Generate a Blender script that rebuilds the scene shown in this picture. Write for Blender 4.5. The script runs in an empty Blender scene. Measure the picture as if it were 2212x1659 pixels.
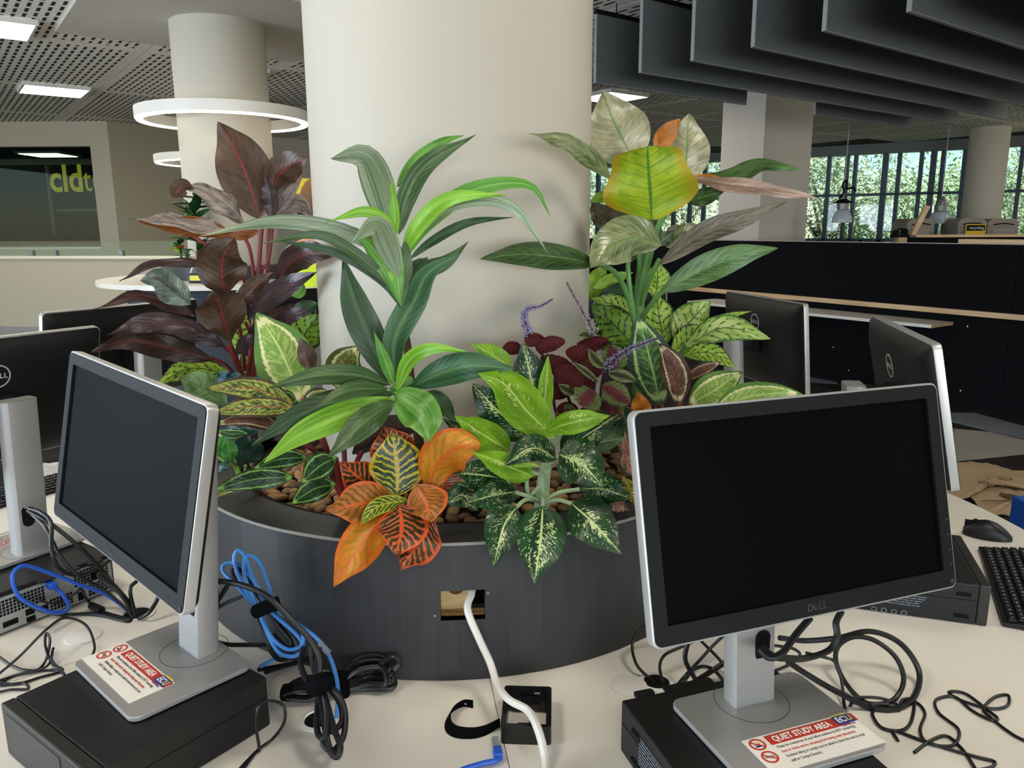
import bpy, bmesh, math, random
from mathutils import Vector, Matrix, Quaternion
random.seed(7)
sc = bpy.context.scene
COL = sc.collection
R = math.radians
# ---------------------------------------------------------------- camera
FPX, IW, IH = 1660.0, 2212.0, 1659.0
PITCH, ROLL = 0.20123257, -0.0057343
CAM = Vector((0, 0, 1.57))
_f = Vector((0, math.cos(PITCH), -math.sin(PITCH)))
_r0 = Vector((1, 0, 0)); _u0 = _r0.cross(_f)
_r = _r0 * math.cos(ROLL) + _u0 * math.sin(ROLL)
_u = -_r0 * math.sin(ROLL) + _u0 * math.cos(ROLL)
cd = bpy.data.cameras.new('camera')
cam = bpy.data.objects.new('camera', cd); COL.objects.link(cam)
cd.sensor_fit = 'HORIZONTAL'; cd.sensor_width = 36.0; cd.lens = 36.0 * FPX / IW
cd.clip_start = 0.02; cd.clip_end = 300
cam.matrix_world = Matrix(((_r.x, _u.x, -_f.x, CAM.x), (_r.y, _u.y, -_f.y, CAM.y), (_r.z, _u.z, -_f.z, CAM.z), (0, 0, 0, 1)))
sc.camera = cam
# ---------------------------------------------------------------- sky, sun, daylight, exposure
wd = bpy.data.worlds.new('sky'); sc.world = wd; wd.use_nodes = True
wn = wd.node_tree; bgn = wn.nodes['Background']
sky = wn.nodes.new('ShaderNodeTexSky'); sky.sky_type = 'NISHITA'; sky.sun_disc = False
sky.sun_elevation = R(48); sky.sun_rotation = R(200); sky.air_density = 1.0; sky.dust_density = 0.2; sky.ozone_density = 3.0
wn.links.new(sky.outputs[0], bgn.inputs[0]); bgn.inputs[1].default_value = 0.11
sd = bpy.data.lights.new('sun', 'SUN'); sun = bpy.data.objects.new('sun', sd); COL.objects.link(sun)
sd.energy = 7.5; sd.angle = R(1.0); sd.color = (1, .95, .86)
sun.rotation_euler = Vector((-.30, .62, -.72)).to_track_quat('-Z', 'Y').to_euler()
def area(name, loc, aim, sx, sy, power, col):
    l = bpy.data.lights.new(name, 'AREA'); l.shape = 'RECTANGLE'; l.size = sx; l.size_y = sy
    l.energy = power; l.color = col
    o = bpy.data.objects.new(name, l); COL.objects.link(o); o.location = loc
    o.rotation_euler = (Vector(aim) - Vector(loc)).to_track_quat('-Z', 'Y').to_euler(); return o
# daylight through a window on the left; the rear area light is added fill
area('window_daylight_left', (-6.6, -0.4, 1.5), (0, 1.6, 1.55), 5.0, 1.9, 330, (.70, .84, 1.0))
area('rear_fill', (2.5, -5.6, 1.5), (1, 3, 2.6), 6.0, 1.9, 190, (.86, .93, 1.0))
sc.view_settings.view_transform = 'Standard'; sc.view_settings.look = 'None'
sc.view_settings.exposure = 0.46; sc.view_settings.gamma = 1.0
try: sc.view_settings.use_curve_mapping = False
except Exception: pass
# ---------------------------------------------------------------- measuring helpers
def ray(x, y): return _r * ((x - IW/2) / FPX) - _u * ((y - IH/2) / FPX) + _f
def atY(x, y, Y): d = ray(x, y); return CAM + d * (Y / d.y)
def atZ(x, y, Z): d = ray(x, y); return CAM + d * ((Z - CAM.z) / d.z)
CTR = Vector((-.1443, 1.9666, 0))          # axis of the round column
def pol(r, deg, z=0): a = R(deg); return Vector((CTR.x + r*math.cos(a), CTR.y + r*math.sin(a), z))
# ---------------------------------------------------------------- tags
def tag(o, label=None, cat=None, group=None, kind=None):
    if label: o['label'] = label
    if cat: o['category'] = cat
    if group: o['group'] = group
    if kind: o['kind'] = kind
    return o
def thing(name, label, cat, loc=(0, 0, 0), rz=0, group=None):
    o = bpy.data.objects.new(name, None); COL.objects.link(o); o.empty_display_size = .05
    o.location = loc; o.rotation_euler = (0, 0, rz)
    return tag(o, label, cat, group)
def mat_of(o):
    return Matrix.Translation(o.location) @ o.rotation_euler.to_matrix().to_4x4()
# ---------------------------------------------------------------- mesh builder
def cr(pts, n=8):
    P = [Vector(p) for p in pts]
    if len(P) == 2: return [P[0].lerp(P[1], i/n) for i in range(n+1)]
    Q = [P[0]*2 - P[1]] + P + [P[-1]*2 - P[-2]]
    out = []
    for i in range(1, len(Q)-2):
        a, b, c, d = Q[i-1], Q[i], Q[i+1], Q[i+2]
        for k in range(n):
            t = k/n
            out.append(.5*((2*b) + (c-a)*t + (2*a-5*b+4*c-d)*t*t + (3*b-a-3*c+d)*t**3))
    out.append(P[-1]); return out
def rrect(w, h, r, n=4):
    pts = []
    for cx, cy, a0 in ((w/2-r, h/2-r, 0), (-w/2+r, h/2-r, 90), (-w/2+r, -h/2+r, 180), (w/2-r, -h/2+r, 270)):
        for k in range(n+1):
            a = R(a0 + 90*k/n); pts.append((cx + r*math.cos(a), cy + r*math.sin(a)))
    return pts
class MB:
    def __init__(s): s.v = []; s.f = []; s.uv = None
    def box(s, a, b, M=None):
        i = len(s.v)
        for z in (a[2], b[2]):
            for x, y in ((a[0], a[1]), (b[0], a[1]), (b[0], b[1]), (a[0], b[1])):
                p = Vector((x, y, z)); s.v.append(M @ p if M else p)
        s.f += [(i, i+3, i+2, i+1), (i+4, i+5, i+6, i+7), (i, i+1, i+5, i+4), (i+1, i+2, i+6, i+5), (i+2, i+3, i+7, i+6), (i+3, i, i+4, i+7)]
        return s
    def loft(s, rings, closed=True, cap=True, M=None):
        i0 = len(s.v); n = len(rings[0])
        for rg in rings:
            for p in rg: p = Vector(p); s.v.append(M @ p if M else p)
        for j in range(len(rings)-1):
            for k in range(n if closed else n-1):
                a = i0 + j*n + k; b = i0 + j*n + (k+1) % n
                s.f.append((a, b, b+n, a+n))
        if cap:
            s.f.append(tuple(i0 + k for k in reversed(range(n))))
            s.f.append(tuple(i0 + (len(rings)-1)*n + k for k in range(n)))
        return s
    def prism(s, poly, h0, h1, axis='z', M=None):     # outline poly in the plane across axis
        def P(p, h): return {'z': (p[0], p[1], h), 'y': (p[0], h, p[1]), 'x': (h, p[0], p[1])}[axis]
        return s.loft([[P(p, h0) for p in poly], [P(p, h1) for p in poly]], M=M)
    def frame(s, o, inn, y0, y1, M=None):             # flat ring between two outlines (x,z), from y0 to y1
        n = len(o); i0 = len(s.v)
        for pl, y in ((o, y0), (inn, y0), (inn, y1), (o, y1)):
            for p in pl: q = Vector((p[0], y, p[1])); s.v.append(M @ q if M else q)
        for j in range(4):
            for k in range(n):
                a = i0 + j*n + k; b = i0 + j*n + (k+1) % n; c = i0 + ((j+1) % 4)*n
                s.f.append((a, b, c + (k+1) % n, c + k))
        return s
    def lathe(s, prof, seg=24, M=None, c=(0, 0)):
        rings = [[(c[0] + r*math.cos(2*math.pi*k/seg), c[1] + r*math.sin(2*math.pi*k/seg), z) for k in range(seg)] for r, z in prof]
        return s.loft(rings, M=M)
    def tube(s, pts, r, seg=8, n=8, M=None, smooth=True):
        P = cr(pts, n) if smooth else [Vector(p) for p in pts]
        m = len(P); T = [(P[min(i+1, m-1)] - P[max(i-1, 0)]).normalized() for i in range(m)]
        up = Vector((0, 0, 1)) if abs(T[0].z) < .9 else Vector((1, 0, 0))
        N = (up - T[0]*up.dot(T[0])).normalized(); rings = []
        for i in range(m):
            N = (N - T[i]*N.dot(T[i])).normalized(); B = T[i].cross(N)
            t = i/(m-1); rr = r(t) if callable(r) else r
            rings.append([P[i] + (N*math.cos(2*math.pi*k/seg) + B*math.sin(2*math.pi*k/seg))*rr for k in range(seg)])
        return s.loft(rings, M=M)
    def ball(s, c, r, u=10, v=7, M=None):
        rings = []
        rx, ry, rz = (r, r, r) if not hasattr(r, '__len__') else r
        for j in range(v+1):
            a = math.pi*(j+.02 if j == 0 else (j-.02 if j == v else j))/v
            rings.append([(c[0]+rx*math.sin(a)*math.cos(2*math.pi*k/u), c[1]+ry*math.sin(a)*math.sin(2*math.pi*k/u), c[2]-rz*math.cos(a)) for k in range(u)])
        return s.loft(rings, M=M)
    def mesh(s, name):
        me = bpy.data.meshes.new(name); me.from_pydata([tuple(p) for p in s.v], [], s.f)
        if s.uv is not None:
            l = me.uv_layers.new(name='UVMap')
            for i, lp in enumerate(me.loops): l.data[i].uv = s.uv[lp.vertex_index]
        me.update(); return me
    def build(s, name, mat, parent=None, smooth=False, bev=0, kind=None, label=None, M=None):
        me = s.mesh(name); me.materials.append(mat)
        if M is not None: me.transform(M)
        if bev or True:
            bm = bmesh.new(); bm.from_mesh(me); bmesh.ops.recalc_face_normals(bm, faces=bm.faces)
            if bev:
                es = [e for e in bm.edges if len(e.link_faces) == 2 and e.calc_face_angle(0) > R(40)]
                bmesh.ops.bevel(bm, geom=es, offset=bev, segments=2, affect='EDGES', profile=.6)
            bm.to_mesh(me); bm.free()
        if smooth: smooth_me(me)
        o = bpy.data.objects.new(name, me); COL.objects.link(o)
        if parent: o.parent = parent
        if kind: o['kind'] = kind
        if label: o['label'] = label
        return o
def smooth_me(me, ang=40):
    for p in me.polygons: p.use_smooth = True
    try: me.set_sharp_from_angle(angle=R(ang))
    except Exception: pass
def inst(o, name, parent=None, M=None):
    c = bpy.data.objects.new(name, o.data); COL.objects.link(c)
    if parent: c.parent = parent
    if M is not None: c.matrix_local = M
    return c
def text_mesh(s, size, ext=.0002, bold=0.0, align='CENTER', spacing=1.0):
    cu = bpy.data.curves.new('txt', 'FONT'); cu.body = s; cu.size = size; cu.extrude = ext; cu.offset = bold
    cu.align_x = align; cu.align_y = 'CENTER'; cu.resolution_u = 3; cu.space_character = spacing
    o = bpy.data.objects.new('txt', cu); COL.objects.link(o)
    dg = bpy.context.evaluated_depsgraph_get(); me = bpy.data.meshes.new_from_object(o.evaluated_get(dg))
    bpy.data.objects.remove(o); bpy.data.curves.remove(cu); return me
def text(name, s, size, mat, M, parent=None, sx=1.0, **k):
    me = text_mesh(s, size, **k); me.transform(M @ Matrix.Diagonal((sx, 1, 1, 1))); me.materials.clear(); me.materials.append(mat)
    o = bpy.data.objects.new(name, me); COL.objects.link(o)
    if parent: o.parent = parent
    return o
def frameM(origin, ex, ey):
    ex = Vector(ex).normalized(); ez = ex.cross(Vector(ey)).normalized(); ey = ez.cross(ex); o = Vector(origin)
    return Matrix(((ex.x, ey.x, ez.x, o.x), (ex.y, ey.y, ez.y, o.y), (ex.z, ey.z, ez.z, o.z), (0, 0, 0, 1)))
# ---------------------------------------------------------------- node materials
def C(h):
    h = h.lstrip('#'); c = [int(h[i:i+2], 16)/255 for i in (0, 2, 4)]
    return tuple((v/12.92 if v <= .04045 else ((v+.055)/1.055)**2.4) for v in c) + (1,)
class X:
    def __init__(s, g, sock): s.g = g; s.s = sock
    def _m(s, op, b=None, rev=False):
        n = s.g.nt.nodes.new('ShaderNodeMath'); n.operation = op
        a, c = (s, b) if not rev else (b, s)
        for i, q in enumerate((a, c)):
            if q is None: continue
            if isinstance(q, X): s.g.nt.links.new(q.s, n.inputs[i])
            else: n.inputs[i].default_value = q
        return X(s.g, n.outputs[0])
    def __add__(s, b): return s._m('ADD', b)
    __radd__ = __add__
    def __sub__(s, b): return s._m('SUBTRACT', b)
    def __rsub__(s, b): return s._m('SUBTRACT', b, True)
    def __mul__(s, b): return s._m('MULTIPLY', b)
    __rmul__ = __mul__
    def __truediv__(s, b): return s._m('DIVIDE', b)
    def abs(s): return s._m('ABSOLUTE')
    def fract(s): return s._m('FRACT')
    def floor(s): return s._m('FLOOR')
    def sin(s): return s._m('SINE')
    def sqrt(s): return s._m('SQRT')
    def max(s, b): return s._m('MAXIMUM', b)
    def min(s, b): return s._m('MINIMUM', b)
    def pow(s, b): return s._m('POWER', b)
    def ss(s, a, b):               # smoothstep from a (0) to b (1)
        n = s.g.nt.nodes.new('ShaderNodeMapRange'); n.interpolation_type = 'SMOOTHSTEP'
        lo, hi, t0, t1 = (a, b, 0, 1) if a < b else (b, a, 1, 0)
        s.g.nt.links.new(s.s, n.inputs[0])
        n.inputs[1].default_value = lo; n.inputs[2].default_value = hi; n.inputs[3].default_value = t0; n.inputs[4].default_value = t1
        return X(s.g, n.outputs[0])
class G:
    def __init__(s, name, rough=.5, spec=.5, metal=0.0):
        s.m = bpy.data.materials.new(name); s.m.use_nodes = True; s.nt = s.m.node_tree
        s.b = s.nt.nodes['Principled BSDF']; s.b.inputs['Roughness'].default_value = rough
        s.b.inputs['Specular IOR Level'].default_value = spec; s.b.inputs['Metallic'].default_value = metal
    def coord(s, kind='Generated'):
        n = s.nt.nodes.new('ShaderNodeTexCoord'); return n.outputs[kind]
    def sep(s, v):
        n = s.nt.nodes.new('ShaderNodeSeparateXYZ'); s.nt.links.new(v, n.inputs[0]); return [X(s, n.outputs[i]) for i in range(3)]
    def vec(s, *c):
        n = s.nt.nodes.new('ShaderNodeCombineXYZ')
        for i, q in enumerate(c):
            if isinstance(q, X): s.nt.links.new(q.s, n.inputs[i])
            else: n.inputs[i].default_value = q
        return n.outputs[0]
    def noise(s, v, scale=5, detail=3, rough=.5):
        n = s.nt.nodes.new('ShaderNodeTexNoise'); s.nt.links.new(v, n.inputs['Vector'])
        n.inputs['Scale'].default_value = scale; n.inputs['Detail'].default_value = detail; n.inputs['Roughness'].default_value = rough
        return X(s, n.outputs[0])
    def voro(s, v, scale=5, out='Distance', feature='F1'):
        n = s.nt.nodes.new('ShaderNodeTexVoronoi'); n.feature = feature; s.nt.links.new(v, n.inputs['Vector']); n.inputs['Scale'].default_value = scale
        return X(s, n.outputs[out])
    def rnd(s):
        n = s.nt.nodes.new('ShaderNodeObjectInfo'); return X(s, n.outputs['Random'])
    def mix(s, f, a, b):
        n = s.nt.nodes.new('ShaderNodeMix'); n.data_type = 'RGBA'
        if isinstance(f, X): s.nt.links.new(f.s, n.inputs[0])
        else: n.inputs[0].default_value = f
        for i, q in ((6, a), (7, b)):
            if isinstance(q, str): q = C(q)
            if isinstance(q, tuple): n.inputs[i].default_value = q
            else: s.nt.links.new(q, n.inputs[i])
        return n.outputs[2]
    def color(s, c):
        if isinstance(c, str): c = C(c)
        if isinstance(c, tuple): s.b.inputs['Base Color'].default_value = c
        else: s.nt.links.new(c, s.b.inputs['Base Color'])
        return s
    def rough(s, x): s.nt.links.new(x.s, s.b.inputs['Roughness']); return s
    def bump(s, h, strength=.3, dist=.01):
        n = s.nt.nodes.new('ShaderNodeBump'); n.inputs['Strength'].default_value = strength; n.inputs['Distance'].default_value = dist
        s.nt.links.new(h.s, n.inputs['Height']); s.nt.links.new(n.outputs[0], s.b.inputs['Normal']); return s
def plain(name, col, rough=.5, spec=.5, metal=0.0, var=.08, scale=8, bump=0, bscale=200):
    g = G(name, rough, spec, metal); co = g.coord('Object'); n = g.noise(co, scale, 3)
    c = C(col); d = tuple(max(0, v*(1-var)) for v in c[:3]) + (1,); l = tuple(min(1, v*(1+var)) for v in c[:3]) + (1,)
    g.color(g.mix(n, d, l))
    if bump: g.bump(g.noise(co, bscale, 2), bump, .002)
    return g.m
def emit(name, col, strength):
    g = G(name); g.color(col); g.b.inputs['Emission Color'].default_value = C(col); g.b.inputs['Emission Strength'].default_value = strength; return g.m
def glass(name, tint='#ffffff', refl=.07, rough=.02):
    m = bpy.data.materials.new(name); m.use_nodes = True; nt = m.node_tree; nt.nodes.clear()
    o = nt.nodes.new('ShaderNodeOutputMaterial'); t = nt.nodes.new('ShaderNodeBsdfTransparent'); t.inputs[0].default_value = C(tint)
    gl = nt.nodes.new('ShaderNodeBsdfGlossy'); gl.inputs['Roughness'].default_value = rough
    mx = nt.nodes.new('ShaderNodeMixShader'); mx.inputs[0].default_value = refl
    nt.links.new(t.outputs[0], mx.inputs[1]); nt.links.new(gl.outputs[0], mx.inputs[2]); nt.links.new(mx.outputs[0], o.inputs[0]); return m
# ================================================================ materials of the place
def slot_mat():
    g = G('perforated_ceiling', .8, .2); x, y, z = g.sep(g.coord('Object'))
    row = (x/.066).floor()
    sx = (x/.066).fract().ss(.50, .44) * (x/.066).fract().ss(.06, .12)
    yy = y/.165 + row*.37
    sy = yy.fract().ss(.84, .80) * yy.fract().ss(.10, .14)
    inside = x.abs().ss(.54, .53) * y.abs().ss(1.13, 1.12)
    g.color(g.mix(sx*sy*inside, '#f4f0e8', '#2c2b29')); return g.m
def felt_mat():
    g = G('grey_felt', .95, .1); co = g.coord('Object'); n = g.noise(co, 160, 3, .7)
    g.color(g.mix(n.ss(.3, .75), '#4c5053', '#7a7e81')); g.bump(n, .25, .002); return g.m
def carpet_mat(name, a, b):
    g = G(name, .97, .05); co = g.coord('Object'); n = g.noise(co, 220, 3, .7); w = g.noise(co, 3, 3)
    g.color(g.mix((n*.8 + w*.35).ss(.3, .8), a, b)); g.bump(n, .4, .004); return g.m
def wood_mat(name, a, b, s=14, axis=0):
    g = G(name, .6, .3); c = g.sep(g.coord('Object'))
    v = g.vec(c[0]*(1 if axis == 0 else s), c[1]*s, c[2]*(1 if axis == 2 else s)); n = g.noise(v, 2.2, 5, .6)
    g.color(g.mix(n.ss(.3, .7), a, b)); return g.m
def laminate_mat():
    g = G('charcoal_laminate', .42, .45); x, y, z = g.sep(g.coord('Object'))
    a = (x*x + y*y).sqrt()
    v = g.vec(x*60, y*60, z*3); n = g.noise(v, 1.6, 4, .6); w = g.noise(g.coord('Object'), 9, 4)
    g.color(g.mix((n*.5 + w*.5).ss(.30, .80), '#2b2c2f', '#393a3e'))
    g.rough(n*.15 + .36); g.bump(n, .08, .002); return g.m
M_wall = plain('white_wall_paint', '#c2bcb0', .75, .25, var=.03, scale=2)
M_cream = plain('cream_wall_paint', '#b3aa95', .8, .2, var=.03, scale=2)
M_col = plain('column_paint', '#b9b3a7', .55, .3, var=.02, scale=3, bump=.02, bscale=60)
M_colgrey = plain('grey_column_paint', '#c4beb6', .7, .2, var=.03)
M_slot = slot_mat(); M_felt = felt_mat()
M_feltedge = plain('felt_edge', '#8b8d8e', .9, .1)
M_carpet = carpet_mat('charcoal_carpet', '#1c1a1a', '#3e3a3a')
M_carpetL = carpet_mat('pale_carpet', '#86807a', '#b0aaa2')
M_carpetB = carpet_mat('blue_grey_carpet', '#60646c', '#8c9098')
M_black = plain('black_panel_fabric', '#101114', .95, .12, var=.2, scale=90, bump=.1)
M_ply = wood_mat('pale_pine', '#c9a27a', '#e2c39c', 14)
M_plyedge = wood_mat('plywood_edge', '#a98a63', '#d0b48c', 40)
M_whitelam = plain('white_laminate', '#e9e4da', .35, .4, var=.015, scale=3)
M_lam = laminate_mat()
M_alu = plain('window_frame_metal', '#4c5f76', .5, .5, var=.1)
M_pane = glass('window_glass', '#f2fbfa', .02)
M_lamp = emit('lamp_diffuser', '#fff6e6', 15.0)
M_ring = emit('ring_diffuser', '#fff2da', 6.0)
M_lampframe = plain('lamp_frame', '#d8d8d4', .5, .4)
M_dark = plain('matt_black', '#0b0b0c', .85, .2, var=.2)
M_darkgrey = plain('dark_grey_wall', '#2c2e2b', .8, .2, var=.1, scale=2)
M_white = plain('white_plastic', '#e6e4df', .4, .4, var=.02)
AX = Vector((.80, .60, 0)); BX = Vector((.60, -.80, 0))      # axes of the building grid seen in this picture
# ================================================================ floor, ceiling, walls
CEIL = 3.1
fl = MB().box((-13, -7, -.12), (15, 20, 0)).build('floor', M_carpet); tag(fl, kind='structure')
W0 = Vector((8.5, 14.6, 0)); WD = Vector((.84, -.55, 0)).normalized()
def inlay(pts, m, z):
    MB().prism([tuple(atZ(x, y, 0).xy) for x, y in pts], .0005, z).build('carpet_panel', m, fl)
inlay([(2040, 925), (2140, 934), (2300, 972), (2040, 1000)], M_carpetL, .004)
inlay([(2040, 893), (2105, 892), (2300, 945), (2300, 968), (2140, 932), (2040, 908)], M_carpetB, .003)
inlay([(1700, 800), (1800, 815), (1810, 830), (1700, 822)], M_carpetB, .003)
cpoly = [(-13, -7), (15, -7), (15, 10.35), (8.5, 14.6), (1.0, 19.5), (-13, 19.5)]
ce = MB().prism(cpoly, CEIL+.02, CEIL+.15).build('ceiling', plain('ceiling_void', '#5a564f', .9, .1)); tag(ce, kind='structure')
tile = None; o0 = Vector((-2.0, 6.6, 0))
for i in range(-16, 17):
    for j in range(-10, 11):
        c = o0 + AX*(i*1.2) + BX*(j*2.4)
        if c.y < 4.2 or c.y > 17.5 or abs(c.x) > .72*c.y + 1.6: continue
        if (c - W0).dot(Vector((.55, .84, 0))) > -.9: continue
        M = frameM((c.x, c.y, CEIL), AX, -BX)
        if tile is None:
            tile = MB().box((-.596, -1.196, 0), (.596, 1.196, .012)).build('ceiling_panel', M_slot, ce); tile.matrix_local = M
        else: inst(tile, 'ceiling_panel', ce, M)
def cylinder(name, c, r, z0, z1, m, seg=96):
    o = MB().lathe([(r, z0), (r, z1)], seg).build(name, m, smooth=True); o.location = (c[0], c[1], 0); tag(o, kind='structure'); return o
cylinder('column_main', CTR, .34, 0, CEIL+.02, M_col, 128)
C2 = Vector((-2.2, 6.2, 0)); C3 = Vector((-3.44, 9.3, 0))
cylinder('column_left', C2, .34, 0, CEIL+.02, M_wall); cylinder('column_left_far', C3, .34, 0, CEIL+.02, M_wall)
# plain square bulkhead panel round the head of the left column
M = frameM((C2.x, C2.y, CEIL-.03), AX, -BX)
tag(MB().frame(rrect(1.9, 1.9, .01, 1), [(.3405*math.cos(R(a)), .3405*math.sin(R(a))) for a in (45, 75, 135, 165, 225, 255, 315, 345)], 0, .03,
    M=M @ Matrix.Rotation(R(90), 4, 'X')).build('trim_1', plain('bulkhead_white', '#cfcac0', .8, .2)), kind='structure')
def grow(x, Y): return atY(x, 480, Y)
# square column on the right: corner at px 1640
k = grow(1640, 8.9); cl = []
a0 = Vector((k.x, k.y, 0))
p1 = a0 - BX*.58; p2 = a0 + AX*.92; p3 = p1 + AX*.92
sqc = MB().prism([(a0.x, a0.y), (p2.x, p2.y), (p3.x, p3.y), (p1.x, p1.y)], 0, CEIL).build('column_right', M_colgrey); tag(sqc, kind='structure')
k = grow(2117, 13.0); cylinder('column_right_far', k, .29, 0, CEIL, M_wall, 48)
# left wall with an interior window
def wallseg(name, a, b, z0, z1, th, m, parent=None):
    a = Vector((a[0], a[1], 0)); b = Vector((b[0], b[1], 0)); d = (b-a).normalized(); n = Vector((-d.y, d.x, 0))
    o = MB().prism([tuple((a).xy), tuple(b.xy), tuple((b+n*th).xy), tuple((a+n*th).xy)], z0, z1).build(name, m, parent)
    if parent is None: tag(o, kind='structure')
    return o
kc = atZ(230, 262, CEIL)                       # wall corner
y0 = kc.y
wx1 = atY(207, 430, y0).x; wzt = atY(110, 316, y0).z; wzb = atY(110, 538, y0).z
wl = wallseg('wall_left', (-12.5, y0), (kc.x, y0), wzt, CEIL, .16, M_wall)
wallseg('wall_panel', (wx1, y0), (kc.x, y0), wzb, wzt, .16, M_wall, wl)
wallseg('wall_panel', (-12.5, y0), (kc.x, y0), 0, wzb, .16, M_wall, wl)
wallseg('wall_back', (kc.x, y0), (-4.55, 13.1), 0, CEIL, .16, M_cream)
wallseg('wall_back_right', (-4.55, 13.1), (1.2, 19.3), 0, CEIL, .16, M_wall)
wn1 = MB().box((-12.5, y0+.02, wzb), (wx1, y0+.10, wzb+.03)).build('window_1', M_white); tag(wn1, kind='structure')
MB().box((-12.4, y0+.055, wzb+.03), (wx1-.005, y0+.061, wzt-.005)).build('pane', M_pane, wn1)
# the dark room behind that window
rb = y0 + 2.6
db = MB().box((-13, rb, 0), (-4.6, rb+.1, CEIL)).build('wall_room', M_darkgrey); tag(db, kind='structure')
we = MB().box((-12.6, y0+.16, 0), (-12.5, rb, CEIL)).build('sky_block_wall', M_darkgrey); tag(we, kind='structure')  # unseen end wall added to keep sky light out of the dark room
zb = atY(60, 350, rb-.1).z
rbm = MB().box((-13, rb-.12, zb-.05), (-4.7, rb, zb+.05)).build('trim_2', M_wall); tag(rbm, kind='structure')
mx0, mx1 = atY(98, 350, rb-.1), atY(116, 512, rb-.1)
MB().tube([(mx0.x, rb-.07, mx0.z), (mx1.x, rb-.07, mx1.z)], .035, 6, 2).build('trim_post', M_wall, rbm)
tr0, tr1 = atY(122, 455, rb-.1), atY(215, 453, rb-.1)
MB().tube([(tr0.x, rb-.07, tr0.z), (tr1.x+1, rb-.07, tr1.z)], .03, 6, 2).build('trim_rail', M_wall, rbm)
# dim poster panels inside the dark room
pn = MB().box((tr0.x, rb-.02, atY(150, 505, rb).z), (tr1.x+1, rb-.005, atY(150, 458, rb).z)).build('display_board', plain('dim_purple_board', '#3a2f3c', .7, .3, var=.3, scale=5))
tag(pn, 'dim purple display board behind the office window', 'board')
# ================================================================ window wall on the right and the garden beyond
def wpos(px):            # point of the window line behind pixel column px
    d = ray(px, 400); det = d.x*(-WD.y) + WD.x*d.y
    t = (W0.x*(-WD.y) + WD.x*W0.y)/det; p = d*t; return Vector((p.x, p.y, 0))
def onW(s, z): p = W0 + WD*s; return Vector((p.x, p.y, z))
def sW(px): return (wpos(px) - W0).dot(WD)
WN = Vector((-WD.y, WD.x, 0))            # outward
s0, s1 = sW(1230), sW(2420)
zh = 2.94; zt = 2.16; zsl = .5
win = MB()
def wbar(mb, sa, sb, za, zb_, th):
    a = W0 + WD*sa; M = frameM((a.x, a.y, 0), WD, WN); mb.box((0, 0, za), (sb-sa, th, zb_), M)
wbar(win, s0, s1, zh, CEIL+.16, .3)
wo = win.build('window_2', plain('window_head_paint', '#7d868c', .6, .3)); tag(wo, kind='structure')
m2 = MB(); wbar(m2, s0, s1, 0, zsl, .2); m2.build('window_sill', M_wall, wo)
for i, (z, t) in enumerate(((zt, .05), (1.28, .06))):
    m2 = MB(); wbar(m2, s0, s1, z-t/2, z+t/2, .08); m2.build('transom', M_alu, wo)
mul = [1250, 1290, 1335, 1380, 1425, 1455, 1490, 1520, 1560, 1787, 1826, 1844, 1908, 1938, 1985, 2011, 2031, 2086, 2200, 2260, 2330, 2400]
wide = {1908: .10, 2011: .10, 2086: .2}
prev = s0
for px in mul:
    s = sW(px); w = wide.get(px, .07); m2 = MB(); wbar(m2, s-w/2, s+w/2, zsl, zh, .12); m2.build('mullion', M_alu, wo)
    m2 = MB()
    a = W0 + WD*(prev); M = frameM((a.x, a.y, 0), WD, WN); m2.box((0.02, .05, zsl), (s-prev-.02, .056, zh), M); m2.build('pane', M_pane, wo)
    prev = s
ground = MB().box((-90, -90, -.5), (90, 90, -.35)).build('ground', plain('garden_ground', '#cbc9b0', .95, .1, var=.3, scale=1)); tag(ground, kind='structure')  # spread all round and kept pale to bounce sunlight onto the ceiling
def tree_mat(name, a, b):
    g = G(name, .7, .2); n = g.noise(g.coord('Object'), 1.6, 3); r = g.noise(g.coord('Object'), 25, 2)
    g.color(g.mix((n*.6+r*.5).ss(.3, .8), a, b)); return g.m
TM = [tree_mat('pale_foliage', '#93a67e', '#c9d4ae'), tree_mat('grey_green_foliage', '#7d9474', '#a8ba98'), tree_mat('lime_foliage', '#9ab062', '#ccd896')]
M_bark = plain('bark', '#4c4238', .9, .1, var=.3, scale=6)
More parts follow.
